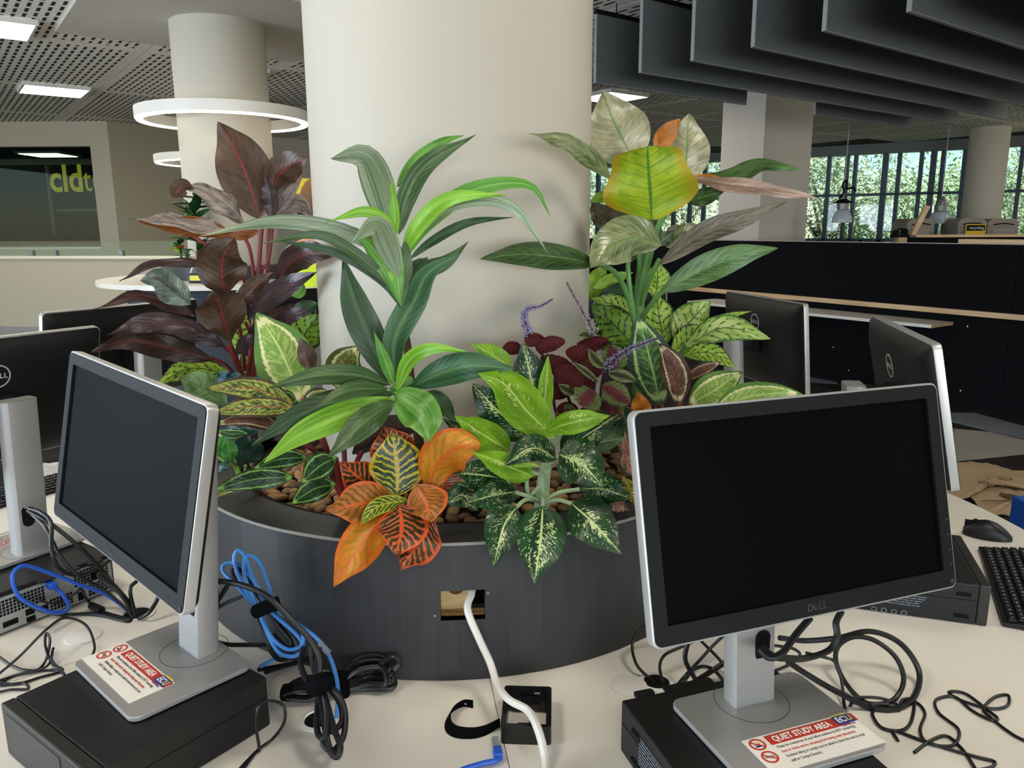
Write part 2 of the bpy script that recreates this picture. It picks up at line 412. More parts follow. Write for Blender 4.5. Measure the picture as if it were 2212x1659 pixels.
def tree(px, Y, h, r, kind, label):
    b = grow(px, Y); t = thing('garden_tree', label, 'tree', (b.x, b.y, -.35), 0, 'trees outside the window wall')
    rnd = random.Random(px); mb = MB(); tips = []
    mb.tube([(0, 0, 0), (.1, 0, h*.25), (-.05, .1, h*.5)], lambda q: .16*(1-.4*q), 6, 4)
    for kk in range(9):
        a = rnd.uniform(0, 6.28); z0 = h*rnd.uniform(.15, .5); e = Vector((math.cos(a)*r*rnd.uniform(.5, .9), math.sin(a)*r*rnd.uniform(.5, .9), h*rnd.uniform(.5, .95)))
        mb.tube([(0, 0, z0), (e.x*.4, e.y*.4, z0+(e.z-z0)*.5), e], lambda q: .07*(1-.85*q), 5, 3); tips.append(e)
    mb.build('trunk', M_bark, t, True)
    lf = MB()
    cl = [Vector((rnd.gauss(0, r*.45), rnd.gauss(0, r*.45), h*rnd.uniform(.12, 1.0))) for _ in range(34)] + tips
    for c in cl:
        cr_ = r*rnd.uniform(.16, .34)
        for _ in range(170):
            p = c + Vector((rnd.gauss(0, cr_), rnd.gauss(0, cr_), rnd.gauss(0, cr_*.9)))
            d = Vector((rnd.uniform(-1, 1), rnd.uniform(-1, 1), rnd.uniform(-1.2, .6))).normalized()*rnd.uniform(.05, .12)
            s = d.cross(Vector((rnd.uniform(-1, 1), rnd.uniform(-1, 1), rnd.uniform(-1, 1)))).normalized()*rnd.uniform(.015, .032)
            i = len(lf.v); lf.v += [p-d, p+s, p+d, p-s]; lf.f.append((i, i+1, i+2, i+3))
    lf.build('foliage', TM[kind], t, kind='stuff')
tree(1330, 24, 3.6, 2.0, 1, 'grey green tree seen between the column and the broad leaf plant')
tree(1480, 22, 3.8, 1.9, 0, 'pale tree seen left of the square grey column')
tree(1790, 20, 4.6, 1.9, 0, 'palest sunlit tree right beside the square grey column')
tree(1905, 23, 2.9, 2.0, 0, 'pale feathery tree behind the nearer hanging lamp')
tree(1985, 19.5, 2.5, 1.5, 1, 'grey green tree with bare twigs in the middle window bay')
tree(2075, 22, 3.1, 1.9, 2, 'lime green tree left of the round white column')
tree(2190, 20, 3.2, 2.1, 1, 'grey green tree right of the round white column')
tree(2290, 23, 4.2, 2.2, 0, 'pale tree at the right end of the window wall')
# ================================================================ ceiling lamps
def panel_lamp(c, label, s=.6):
    t = thing('ceiling_lamp', label, 'lamp', (c[0], c[1], CEIL-.02), math.atan2(AX.y, AX.x), 'square ceiling lamps')
    MB().frame(rrect(s+.04, s+.04, .004, 1), rrect(s, s, .004, 1), -.02, .018, Matrix.Rotation(R(90), 4, 'X')).build('frame', M_lampframe, t)
    MB().box((-s/2, -s/2, 0), (s/2, s/2, .012)).build('diffuser', M_lamp, t)
panel_lamp((-3.95, 6.2), 'bright square ceiling lamp cut by the upper left picture edge')
panel_lamp((-5.03, 8.95), 'bright square ceiling lamp above the office window')
panel_lamp((-2.80, 8.05), 'bright square ceiling lamp half hidden behind the left round column')
for i, c in enumerate([(-1.45, 1.0), (1.15, .75), (-4.0, 3.2), (3.4, 2.2), (.2, -1.8), (-2.6, -1.4), (-1.2, 4.2), (-6.6, 4.6), (-7.4, 7.2), (1.2, 9.6), (-.6, 12.2), (5.9, 7.2), (6.3, 4.2), (8.0, 9.6), (5.2, 1.6)]):  # lamps added to light the room, nearly all out of view
    panel_lamp(c, 'square ceiling lamp added to light the room')
c = atY(105, 335, y0+1.2); t = thing('ceiling_lamp', 'flat lamp glowing inside the office behind the window', 'lamp', (c.x, c.y, c.z))
MB().box((-.34, -.34, 0), (.34, .34, .03)).build('frame', M_lampframe, t); MB().box((-.3, -.3, -.01), (.3, .3, 0)).build('diffuser', M_ring, t)
def ring_lamp(c, z, r, label):
    t = thing('ring_lamp', label, 'lamp', (c.x, c.y, z), 0, 'ring lamps around columns')
    for nm, prof, m in (('ring_body', [(r-.06, .09), (r-.06, .012), (r, .012), (r, .09)], M_white), ('diffuser', [(r-.05, .012), (r-.05, 0), (r-.012, 0), (r-.012, .012)], M_ring)):
        mb = MB(); seg = 72
        rings = [[(q*math.cos(2*math.pi*k/seg), q*math.sin(2*math.pi*k/seg), zz) for k in range(seg)] for q, zz in prof + [prof[0]]]
        mb.loft(rings, cap=False); mb.build(nm, m, t, True)
    mb = MB()
    for a in (20, 140, 260):
        d = Vector((math.cos(R(a)), math.sin(R(a)), 0)); mb.tube([d*.33+Vector((0, 0, .06)), d*(r-.03)+Vector((0, 0, .06))], .008, 6, 1)
    mb.build('bracket', M_white, t)
ring_lamp(C2, atY(340, 268, C2.y).z, .63, 'white glowing ring lamp around the left round column')
ring_lamp(C3, atY(360, 356, C3.y).z, .66, 'far white ring lamp around the second round column')
# ================================================================ hanging felt baffles
def baffle(p, L, label, z0=2.55, h=.45):
    t = thing('acoustic_baffle', label, 'baffle', (p.x, p.y, z0), math.atan2(AX.y, AX.x), 'hanging grey felt baffles')
    MB().box((.006, -.012, .004), (L-.006, .012, h)).build('felt_panel', M_felt, t)
    ed = MB(); ed.box((0, -.0122, 0), (.006, .0122, h)); ed.box((0, -.0122, 0), (L, .0122, .004)); ed.box((L-.006, -.0122, 0), (L, .0122, h)); ed.build('edge', M_feltedge, t)
    MB().box((0, -.016, h), (L, .016, h+.03)).build('top_rail', M_dark, t)
    w = MB()
    for x in (.2, L-.2): w.tube([(x, 0, h+.03), (x, 0, CEIL-z0)], .004, 5, 1)
    w.build('hanger', M_dark, t)
b0 = atZ(1382, 158, 2.55); stp = (atZ(1779, 68, 2.55) - b0)/3
names = ['fifth', 'fourth', 'third', 'second', 'nearest']
for i in range(-3, 6):
    p = b0 + stp*i
    if i < 0: continue
    lab = {0: 'hanging felt baffle whose left end stands nearest the main column', 1: 'second felt baffle out from the main column', 2: 'third felt baffle out from the main column', 3: 'fourth felt baffle out from the main column',
           4: 'felt baffle whose end corner shows at the top right', 5: 'nearest felt baffle at the upper right picture corner'}[i]
    baffle(p, 4.5, lab)
p = b0 - stp*1.0; q = atZ(1583, 231, 2.55)
baffle(p - AX*.0, (Vector((q.x, q.y, 0)) - Vector((p.x, p.y, 0))).dot(AX), 'short felt baffle ending in front of the square grey column')
pr_ = p + AX*((atZ(1747, 240, 2.55)-p).dot(AX)+.25)
baffle(pr_, 1.75, 'short felt baffle right of the square grey column')
# ================================================================ black partitions, shelf, bins, hanging lamps on the right
PD = Vector((.53, -.85, 0)).normalized(); PP = Vector((3.96, 6.65, 0)); PNn = Vector((-PD.y, PD.x, 0))   # PNn points away (behind)
Mp = frameM((PP.x, PP.y, 0), PD, PNn)
t = thing('partition', 'long black fabric partition behind the right hand monitors', 'partition', (PP.x, PP.y, 0), math.atan2(PD.y, PD.x))
for i, (a, b) in enumerate(((-6.2, -4.0), (-4.0, -1.9), (-1.9, .35), (.35, 3.2))):
    MB().box((a+.002, 0, .02), (b-.002, .06, 1.405)).build('fabric_panel', M_black, t)
MB().box((-6.2, .005, 1.405), (3.2, .055, 1.412)).build('cap_rail', plain('cap_rail_white', '#b9b0a6', .6, .3), t)
MB().box((-6.2, .01, 0), (3.2, .05, .02)).build('foot_rail', M_dark, t)
sc_ = MB()
for px, py in ((1833, 800), (2090, 705), (2075, 844), (1800, 750)):
    d = ray(px, py); n = PNn; tt = (PP - CAM).dot(n)/d.dot(n); q = Mp.inverted() @ (CAM + d*tt); sc_.ball((q.x, -.001, q.z), .007, 6, 4)
sc_.build('screw', M_white, t)
# rail of pale wood on the partition
bt = MB().box((-3.35, -.045, .80), (3.0, -.001, .845)).build('wood_rail', M_ply); bt.location = (PP.x, PP.y, 0); bt.rotation_euler = (0, 0, math.atan2(PD.y, PD.x))
tag(bt, 'long pale wood rail fixed along the black partition', 'rail')
f0, f1 = atZ(1485, 650, .73), atZ(2012, 702, .73)
sd_ = (f1-f0); sd_.z = 0; L = sd_.length; sd_.normalize(); sn = Vector((-sd_.y, sd_.x, 0))
t = thing('shelf_desk', 'narrow white shelf desk fixed to the black partition', 'desk', (f0.x, f0.y, 0), math.atan2(sd_.y, sd_.x))
MB().box((0, 0, .702), (L, .47, .73)).build('desktop', M_whitelam, t); MB().box((L, 0, .702), (L+.003, .47, .73)).build('plywood_edge', M_plyedge, t)
for x in (.4, L-.5): MB().box((x, .2, 0), (x+.04, .44, .702)).build('leg', M_dark, t)
wc = MB().box((0, -.03, 0), (1.9, .09, .035)).build('timber_strip', M_ply); d = ray(2072, 540); tt = (PP-CAM).dot(PNn)/d.dot(PNn); q = CAM + d*tt
wc.location = (q.x, q.y, 1.413); wc.rotation_euler = (0, 0, math.atan2(PD.y, PD.x)); tag(wc, 'pale wood cap strip lying on the black partition top', 'wood strip')
# second partition further back
q = atY(1937, 545, 9.0); zt_ = atY(1960, 513, 9.0).z
t = thing('partition', 'black partition with pale wooden end post behind the long one', 'partition', (q.x, q.y, 0))
MB().box((.10, 0, 0), (3.5, .06, zt_)).build('fabric_panel', M_black, t); MB().box((0, -.01, 0), (.10, .07, zt_)).build('end_post', M_ply, t)
MB().box((.2, -.02, zt_), (3.5, .09, zt_+.03)).build('cap_rail', M_ply, t)
q2 = atY(1968, 510, 8.98); 
lt = MB().prism([(0, 0), (.05, 0), (.19, .32), (.13, .33)], -.02, .02, 'y').build('wood_offcut', M_ply); lt.location = (q2.x+.02, q2.y+.05, zt_+.03); tag(lt, 'pale wood offcut standing slanted on the rear partition', 'wood piece')
st = thing('tape_gun', 'small black tape tool lying on the rear partition top', 'tool', (q2.x-.08, q2.y+.04, zt_))
mb = MB(); mb.box((-.13, -.03, 0), (.07, .03, .035)); mb.ball((-.08, 0, .05), (.045, .03, .04), 8, 5); mb.ball((.02, 0, .06), (.05, .03, .045), 8, 5); mb.build('body', M_dark, st, True)
MB().tube([(-.1, 0, .05), (-.03, 0, .1), (.05, 0, .05)], .01, 6, 4).build('handle', M_dark, st, True)
# low white wall in front of the windows
q = atY(1728, 527, 10.4); q3 = atY(1945, 527, 9.9)
lw = wallseg('wall_low', (q.x-.3, q.y), (q3.x-.12, q3.y+.02), 0, q.z, .12, M_white)
for px in (1771, 1863, 1902):
    kq = atY(px, 524, 10.2); g_ = MB().box((-.02, -.012, 0), (.02, .012, .05)).build('glass_clip', M_dark, lw); g_.location = (kq.x, kq.y+.06, q.z)
bm_ = MB().box((0, 0, 0), (.62, .12, .05)).build('monitor_arm_bar', M_dark); kq = atY(1728, 527, 9.7); bm_.location = (kq.x, kq.y, kq.z-.03); tag(bm_, 'dark bar end showing at the foot of the square column', 'bar')
M_bin = plain('bin_grey', '#8d857c', .6, .3, var=.05)
M_sign = plain('sign_yellow', '#e2c53a', .5, .3, var=.03)
def bin_(px0, px1, ytop, label, sign=False, Y=9.75):
    a = atY(px0, 500, Y); b = atY(px1, 500, Y); zt2 = atY((px0+px1)/2, ytop, Y).z; w = b.x-a.x
    t = thing('recycling_bin', label, 'bin', ((a.x+b.x)/2, Y, 0), 0, 'tall grey recycling bins')
    MB().prism([(-w/2, 0), (w/2, 0), (w/2, zt2-.05), (w*.36, zt2), (-w*.36, zt2), (-w/2, zt2-.05)], 0, .4, 'y').build('body', M_bin, t, bev=.015)
    MB().box((-w*.34, -.012, zt2-.45), (w*.34, 0, zt2-.12)).build('flap', plain('bin_flap', '#9a9188', .5, .3), t, bev=.01)
    MB().tube([(-w*.32, -.01, zt2-.075), (0, -.01, zt2-.06), (w*.32, -.01, zt2-.075)], .007, 5, 4).build('slot', M_dark, t)
    if sign:
        s = MB().box((-w*.3, -.05, zt2-.36), (w*.38, -.04, zt2-.075)).build('sign', M_sign, t)
        MB().box((-w*.27, -.053, zt2-.155), (w*.35, -.05, zt2-.085)).build('sign_header', M_dark, s)
        text('sign_lettering', 'recycling', .052, M_white, Matrix.Translation((.02, -.0535, zt2-.12)) @ Matrix.Rotation(R(90), 4, 'X'), s)
bin_(1958, 2018, 472, 'tall grey bin behind the slanted wood offcut')
bin_(2068, 2131, 471, 'tall grey bin carrying the yellow recycling sign', True)
bin_(2132, 2200, 472, 'tall grey bin right of the recycling sign')
bin_(1452, 1530, 486, 'grey bin glimpsed between the broad leaves left of the square column', Y=10.6)
# venetian blind stack seen edge-on beside the square column
qa, qb = atY(1752, 258, 9.9), atY(1735, 520, 9.9)
vb = thing('blind', 'white slatted blind gathered beside the square column', 'blind', (qb.x, qb.y, qb.z))
for i in range(40):
    f = i/39; s = MB().lathe([(.006, 0), (.028, .005), (.028, .026), (.006, .031)], 8) if i == 0 else None
    M = Matrix.Translation((qa-qb)*f)
    if s: sl = s.build('slat', plain('blind_white', '#d8cfc8', .5, .3), vb, True)
    else: inst(sl, 'slat', vb, M)
wb = MB().box((-.05, 0, -.15), (.05, .1, .15)).build('wood_bracket', M_plyedge, None); kq = atY(1744, 317, 10.0); wb.location = kq; wb.parent = sqc
# hanging factory lamps
M_lampshade = G('frosted_shade', .25, .5); M_lampshade.color('#c9d4de'); M_lampshade.b.inputs['Transmission Weight'].default_value = .35; M_lampshade = M_lampshade.m
M_galv = plain('galvanised', '#7d7f80', .4, .5, .6)
def hang(px, ytop, ybot, hw, ymount, Y, label, cluttered):
    b = atY(px, ybot, Y); tp = atY(px, ytop, Y); h = tp.z - b.z; r = hw*Y*.97/FPX
    t = thing('pendant_lamp', label, 'lamp', (b.x, b.y, b.z), 0, 'hanging factory lamps')
    MB().lathe([(r*.98, 0), (r, .01), (r*.93, h*.22), (r*.72, h*.38), (r*.5, h*.45), (r*.48, h*.45), (r*.68, h*.36), (r*.9, h*.2), (r*.96, 0)], 24).build('shade', M_lampshade, t, True)
    MB().lathe([(r*.52, h*.45), (r*.58, h*.47), (r*.58, h*.68), (r*.5, h*.70)], 20).build('collar', M_galv, t, True)
    if cluttered: MB().lathe([(r*1.0, h*.70), (r*.95, h*.73), (r*.5, h*.80), (r*.3, h*.84)], 20).build('cap', M_dark, t, True)
    else: MB().lathe([(r*.5, h*.70), (r*.46, h*.86), (r*.2, h*1.0)], 20).build('cap', M_galv, t, True)
    MB().tube([(0, 0, h*.82), (.0, 0, CEIL-b.z)], .006, 5, 1).build('cord', M_galv, t)
    MB().lathe([(.05, CEIL-b.z-.04), (.06, CEIL-b.z)], 12).build('ceiling_rose', M_white, t)
    if cluttered:
        MB().tube([(-.05, 0, h*.85), (.0, 0, h*1.1), (-.02, 0, h*1.35), (.02, 0, h*1.5), (.03, 0, h*1.2), (.1, 0, h*1.25), (.13, 0, h*1.1)], .012, 6, 5).build('wire_tail', M_dark, t, True)
hang(1818, 420, 481, 21, 274, 9.0, 'nearer factory lamp hanging with a dark cap and loose wire', True)
hang(2029, 425, 483, 23, 292, 10.2, 'farther factory lamp hanging left of the round white column', False)
# brown packing paper on the carpet and a blue carton
M_kraft = plain('kraft_paper', '#b29a7b', .85, .15, var=.12, scale=6)
def paper(pts, label, z=.01, seed=1):
    P = [atZ(x, y, 0) for x, y in pts]; cx = sum((p for p in P), Vector())/len(P); rnd = random.Random(seed)
    ring = cr(P + [P[0]], 5)[:-1]; n = len(ring); rings = []
    for k, f in enumerate((1.0, .75, .5, .25, .02)):
        rings.append([cx + (p-cx)*f + Vector((0, 0, z + (.014*rnd.random() if k else .010*rnd.random()))) for p in ring])
    mb = MB(); mb.loft(rings, cap=False); mb.loft([[p - Vector((0, 0, .004)) for p in rg] for rg in rings], cap=False)
    o = thing('packing_paper', label, 'paper', (cx.x, cx.y, 0)); s = mb.build('sheet', M_kraft, o, True, M=Matrix.Translation((-cx.x, -cx.y, 0))); return o, cx
o, cx = paper([(2040, 1020), (2075, 1008), (2130, 1012), (2185, 1026), (2240, 1036), (2260, 1075), (2150, 1060), (2080, 1090), (2030, 1085)], 'crumpled brown packing paper on the carpet behind the desk', .03, 3)
o2, cx2 = paper([(2090, 1072), (2140, 1056), (2230, 1048), (2290, 1080), (2260, 1130), (2190, 1118), (2130, 1112)], 'flat brown packing paper with arrow marks near the desk edge', .01, 5)
M_ink = plain('brown_ink', '#5d4f40', .8, .1)
for px, py in ((2172, 1070), (2192, 1073)):
    q = atZ(px, py, .03); mb = MB(); mb.prism([(-.012, -.06), (.012, -.06), (.012, .0), (.035, .0), (0, .05), (-.035, 0), (-.012, 0)], 0, .002)
    a = mb.build('arrow_mark', M_ink, o2); a.location = (q.x-cx2.x, q.y-cx2.y, .03)
q = atZ(2180, 1082, .03); a = MB().box((-.16, -.006, 0), (.12, .006, .002)).build('arrow_mark', M_ink, o2); a.location = (q.x-cx2.x, q.y-cx2.y, .03)
for px, py, rr in ((2150, 1050, .05), (2172, 1034, .04), (2125, 1042, .035)):
    q = atZ(px, py, .048); mb = MB(); ring = [(rr*math.cos(2*math.pi*k/16), rr*math.sin(2*math.pi*k/16)*.6) for k in range(16)]
    mb.frame(ring, [(x*.75, y*.75) for x, y in ring], 0, .002, Matrix.Rotation(R(90), 4, 'X')); a = mb.build('print_mark', M_ink, o); a.location = (q.x-cx.x, q.y-cx.y, .048)
M_blue = plain('blue_card', '#1b4fae', .5, .3, var=.08)
k0 = atZ(2183, 1138, .62); t = thing('carton', 'blue carton with yellow writing at the right picture edge', 'carton', (k0.x+.21, k0.y+.05, 0), R(-4))
MB().box((.0, 0, 0), (.40, .3, .60)).build('box', M_blue, t, bev=.004)
MB().box((.18, -.001, .0), (.22, .301, .6012)).build('packing_tape', plain('clear_tape', '#2f63b8', .25, .5), t)
text('yellow_writing', '17', .09, plain('yellow_ink', '#d9cf4a', .6, .2), Matrix.Translation((.05, -.001, .52)) @ Matrix.Rotation(R(90), 4, 'X'), t)
# ================================================================ left background
M_yellow = plain('yellow_vinyl', '#d9c52c', .5, .3, var=.03)
ys = y0 + .35
gl = MB().box((atY(-80, 400, ys).x, ys+.01, wzb), (atY(206, 400, ys).x, ys+.02, CEIL-.3)).build('glass_screen', glass('dim_glass', '#b8c0bc', .01)); tag(gl, 'inner glass screen carrying the yellow lettering', 'glass')
sg = thing('wall_sign', 'large yellow sign lettering on the office glass', 'sign', (atY(110, 420, ys).x, ys, atY(110, 420, ys).z))
hgt = atY(140, 357, ys).z - atY(140, 420, ys).z
RX = Matrix.Rotation(R(90), 4, 'X')
text('bold_letters', 'cld', hgt*1.30, M_yellow, Matrix.Translation((.0, 0, hgt*.5)) @ RX, sg, sx=.80, bold=.028*hgt, align='LEFT', ext=.004)
text('light_letters', 'tu', hgt*1.20, M_yellow, Matrix.Translation((atY(183, 420, ys).x-sg.location.x, 0, hgt*.47)) @ RX, sg, sx=.75, align='LEFT', ext=.004)
M_chair = plain('grey_chair_fabric', '#4d4f50', .85, .15, var=.1)
def chair(px0, px1, ytop, label, Y):
    a = atY(px0, 520, Y); b = atY(px1, 520, Y); w = b.x-a.x; zt = atY(px0, ytop, Y).z
    t = thing('tall_chair', label, 'chair', ((a.x+b.x)/2, Y, 0), 0, 'grey tall chairs in the office')
    MB().loft([rrect(w, .05, .02), rrect(w*.98, .05, .02), rrect(w*.9, .05, .02)], M=None) if 0 else None
    mb = MB(); mb.prism(rrect(w, zt-.95, .05), -.02, .02, 'y', Matrix.Translation((0, -.2, (zt+.95)/2))); mb.build('backrest', M_chair, t, True)
    MB().box((-w*.46, -.2, .86), (w*.46, .25, .93)).build('seat', M_chair, t, bev=.02)
    for sx in (-1, 1):
        for sy in (-.16, .2): MB().box((sx*w*.4-.015, sy-.015, 0), (sx*w*.4+.015, sy+.015, .86)).build('leg', M_dark, t)
for px0, px1, yt, lab in ((42, 75, 512, 'leftmost grey tall chair behind the office window'), (80, 117, 510, 'grey tall chair under the white post behind the office window'), (124, 165, 508, 'grey tall chair under the yellow lettering'), (178, 225, 506, 'grey tall chair at the right end of the office window')):
    chair(px0, px1, yt, lab, y0+1.0)
# low cream partition with glass screen
yp = 7.6
pa, pb = atY(-60, 560, yp), atY(440, 555, 7.2); ztp = atY(200, 553, 7.4).z
dv = (Vector((pb.x, pb.y, 0)) - Vector((pa.x, pa.y, 0))); L = dv.length; rz = math.atan2(dv.y, dv.x)
t = thing('low_partition', 'long cream low partition with a glass screen on top', 'partition', (pa.x, pa.y, 0), rz)
MB().box((0, 0, .64), (L, .1, ztp-.03)).build('panel', M_cream, t); MB().box((-.02, -.02, ztp-.03), (L+.02, .12, ztp)).build('top_cap', plain('cream_cap', '#dcd4bd', .5, .3), t, bev=.008)
MB().box((0, -.005, .54), (L, .1, .64)).build('rail', plain('grey_rail', '#8d8a86', .5, .4), t); MB().box((0, .02, 0), (L, .09, .54)).build('base', M_dark, t)
MB().box((0, .045, ztp), (L, .053, ztp+.14)).build('glass_screen', glass('screen_glass', '#e6f0ea', .06), t)
for px in (62, 120, 280):
    q = atY(px, 551, 7.5); l_ = (Vector((q.x, q.y, 0))-Vector((pa.x, pa.y, 0))).dot(dv.normalized()); MB().box((l_-.02, .03, ztp), (l_+.02, .07, ztp+.05)).build('glass_clip', M_galv, t)
# bar table round the left column, its planter and plants
zt2 = atY(240, 604, 5.9).z
t = thing('round_table', 'white round high table around the left column', 'table', (C2.x, C2.y, 0))
def ringprof(mb, r0, r1, z0, z1, seg=64):
    prof = [(r0, z0), (r1, z0), (r1, z1), (r0, z1), (r0, z0)]
    mb.loft([[(q*math.cos(2*math.pi*k/seg), q*math.sin(2*math.pi*k/seg), zz) for k in range(seg)] for q, zz in prof], cap=False); return mb
ringprof(MB(), .36, 1.0, zt2-.035, zt2).build('tabletop', M_whitelam, t, True); ringprof(MB(), .36, .80, 0, zt2-.035).build('pedestal', plain('dark_blue_grey', '#3a3e48', .7, .3), t, True)
zp = atY(400, 577, 5.7).z
pl2 = thing('round_planter', 'dark grey planter around the left column', 'planter', (C2.x, C2.y, zt2)); ringprof(MB(), .36, .545, 0.001, zp-zt2).build('drum', M_lam, pl2, True)
ringprof(MB(), .345, .53, zp-zt2-.04, zp-zt2-.02).build('soil', plain('far_soil', '#3b3128', .95, .1, var=.3, scale=30), pl2)
gd = thing('barcode_reader', 'small dark device with a yellow label on the round table', 'device', (atY(425, 602, 5.45).x, 5.45, zt2))
MB().box((-.055, -.025, .003), (.055, .025, .07)).build('body', plain('navy_plastic', '#20263a', .4, .4), gd, bev=.012); MB().box((-.038, -.027, .02), (.035, -.024, .055)).build('label', plain('label_yellow', '#d8d04a', .5, .3), gd)
MB().tube([(-.06, 0, .01), (-.04, .02, .09), (-.005, .02, .13), (.02, .03, .09), (.03, .05, .01)], .006, 6, 6).build('cord', M_white, gd, True)
def mini_plant(px, py, Y, n, L, w, cols, label, nm, up=.6, seed=0):
    b = atY(px, py, Y); t = thing(nm, label, 'plant', (b.x, b.y, b.z)); rnd = random.Random(seed)
    MB().tube([(0, 0, 0), (.005, 0, L*.5), (0, .005, L)], .008, 5, 3).build('stem', M_bark, t)
    for i in range(n):
        a = rnd.uniform(0, 6.28); e = rnd.uniform(.1, 1.0)*up; z0 = L*rnd.uniform(.05, .95)*(up+.2); ll = L*rnd.uniform(.35, .6)
        d = Vector((math.cos(a)*(1-e*.5), math.sin(a)*(1-e*.5), e)).normalized(); s = d.cross(Vector((0, 0, 1))).normalized()
        mb = MB(); i0 = 0
        for j, (f, ww) in enumerate(((0, .1), (.3, .9), (.6, 1), (.85, .6), (1, .05))):
            c = Vector((0, 0, z0)) + d*ll*f - Vector((0, 0, .25*ll*f*f)); mb.v += [c - s*w*ww, c - Vector((0, 0, w*.25*ww)), c + s*w*ww]
        for j in range(4):
            for k in (0, 1): a0_ = j*3+k; mb.f.append((a0_, a0_+1, a0_+4, a0_+3))
        mb.build('leaf', cols[i % len(cols)], t, True)
LG = [plain('far_leaf_green', '#2f6a2c', .45, .4, var=.2), plain('far_leaf_dark', '#1d4420', .45, .4, var=.2)]
LC = [plain('far_leaf_lime', '#8fc43a', .45, .4), plain('far_leaf_orange', '#c9762c', .45, .4), LG[1], LG[0]]
mini_plant(428, 560, 5.72, 30, .42, .042, LG, 'tall dark green plant in the far planter', 'background_shrub', 1.0, 2)
mini_plant(392, 572, 5.75, 16, .17, .026, LC, 'lime and orange croton at the left of the far planter', 'background_croton', .8, 3)
mini_plant(405, 578, 5.62, 14, .12, .022, [plain('far_leaf_teal', '#5d8a74', .45, .4), LG[0]], 'pale teal rosette at the front of the far planter', 'background_rosette', .9, 4)
mini_plant(430, 576, 5.65, 12, .12, .02, [plain('far_leaf_tan', '#b0926a', .6, .3), LC[1]], 'tan and orange plant beside the far column', 'background_tan_plant', .8, 5)
yb = atY(662, 402, 9.5); ysg = MB().box((-.13, 0, -.09), (.13, .03, .09))
ysp = thing('yellow_stand_sign', 'yellow stand sign peeping out left of the main column', 'sign', (yb.x, yb.y, 0)); ysg.build('board', M_yellow, ysp, M=Matrix.Translation((0, 0, yb.z))); MB().box((-.015, .031, 0), (.015, .05, yb.z)).build('post', M_galv, ysp); MB().box((-.15, -.1, 0), (.15, .15, .012)).build('base', M_galv, ysp)
# ================================================================ the person behind the left plant (mostly hidden by the column)
def skin_mesh(name, verts, edges, rad, mat, parent, sub=2):
    me = bpy.data.meshes.new(name); me.from_pydata(verts, edges, []); o = bpy.data.objects.new(name, me); COL.objects.link(o)
    m = o.modifiers.new('s', 'SKIN'); m.use_smooth_shade = True
    for i, r_ in enumerate(rad): me.skin_vertices[0].data[i].radius = r_ if hasattr(r_, '__len__') else (r_, r_)
    for i in range(len(rad)): me.skin_vertices[0].data[i].use_root = (i == 0)
    s2 = o.modifiers.new('u', 'SUBSURF'); s2.levels = sub; s2.render_levels = sub
    dg = bpy.context.evaluated_depsgraph_get(); m2 = bpy.data.meshes.new_from_object(o.evaluated_get(dg)); bpy.data.objects.remove(o)
    m2.materials.clear(); m2.materials.append(mat); smooth_me(m2, 180); o = bpy.data.objects.new(name, m2); COL.objects.link(o); o.parent = parent; return o
M_skin = plain('skin', '#c98f6d', .5, .3, var=.05); M_hair = plain('brown_hair', '#6d4a2c', .6, .3, var=.4, scale=60)
M_vest = plain('neon_vest', '#c9e02c', .7, .2, var=.06); M_shirt = plain('pale_shirt', '#d8d4cc', .8, .2); M_trouser = plain('navy_trousers', '#22283a', .85, .2)
ph = atY(688, 432, 4.6)
pe = thing('person', 'brown haired person in a neon yellow vest behind the column', 'person', (ph.x, ph.y, 0), R(168))
hz = ph.z - 1.64
V = [(0, 0, .95), (0, 0, 1.12), (0, .01, 1.32), (0, .0, 1.44), (0, -.01, 1.52), (0, -.03, 1.60), (0, -.04, 1.70),
     (.19, 0, 1.40), (.25, .02, 1.13), (.24, -.13, .92), (.22, -.17, .84), (-.19, 0, 1.40), (-.25, .02, 1.13), (-.22, -.16, .98), (-.18, -.24, .96),
     (.10, 0, .88), (.11, -.01, .48), (.11, .02, .09), (.12, -.12, .04), (-.10, 0, .88), (-.11, -.01, .48), (-.11, .02, .09), (-.12, -.12, .04)]
E_ = [(0, 1), (1, 2), (2, 3), (3, 4), (4, 5), (5, 6), (3, 7), (7, 8), (8, 9), (9, 10), (3, 11), (11, 12), (12, 13), (13, 14), (0, 15), (15, 16), (16, 17), (17, 18), (0, 19), (19, 20), (20, 21), (21, 22)]
RA = [(.15, .11), (.14, .10), (.16, .11), (.10, .08), .055, (.085, .095), (.085, .10), .06, .045, .036, .03, .06, .045, .036, .03, .09, .065, .045, .035, .09, .065, .045, .035]
body = skin_mesh('body', V, E_, RA, M_skin, pe)
skin_mesh('vest', [(0, 0, .93), (0, 0, 1.12), (0, .01, 1.30), (0, 0, 1.42), (.15, 0, 1.40), (-.15, 0, 1.40)], [(0, 1), (1, 2), (2, 3), (3, 4), (3, 5)], [(.185, .145), (.175, .135), (.19, .14), (.13, .1), .08, .08], M_vest, pe)
skin_mesh('trousers', [(0, 0, .93), (.10, 0, .86), (.11, -.01, .48), (.11, .02, .1), (-.10, 0, .86), (-.11, -.01, .48), (-.11, .02, .1)], [(0, 1), (1, 2), (2, 3), (0, 4), (4, 5), (5, 6)], [(.17, .13), .105, .085, .07, .105, .085, .07], M_trouser, pe)
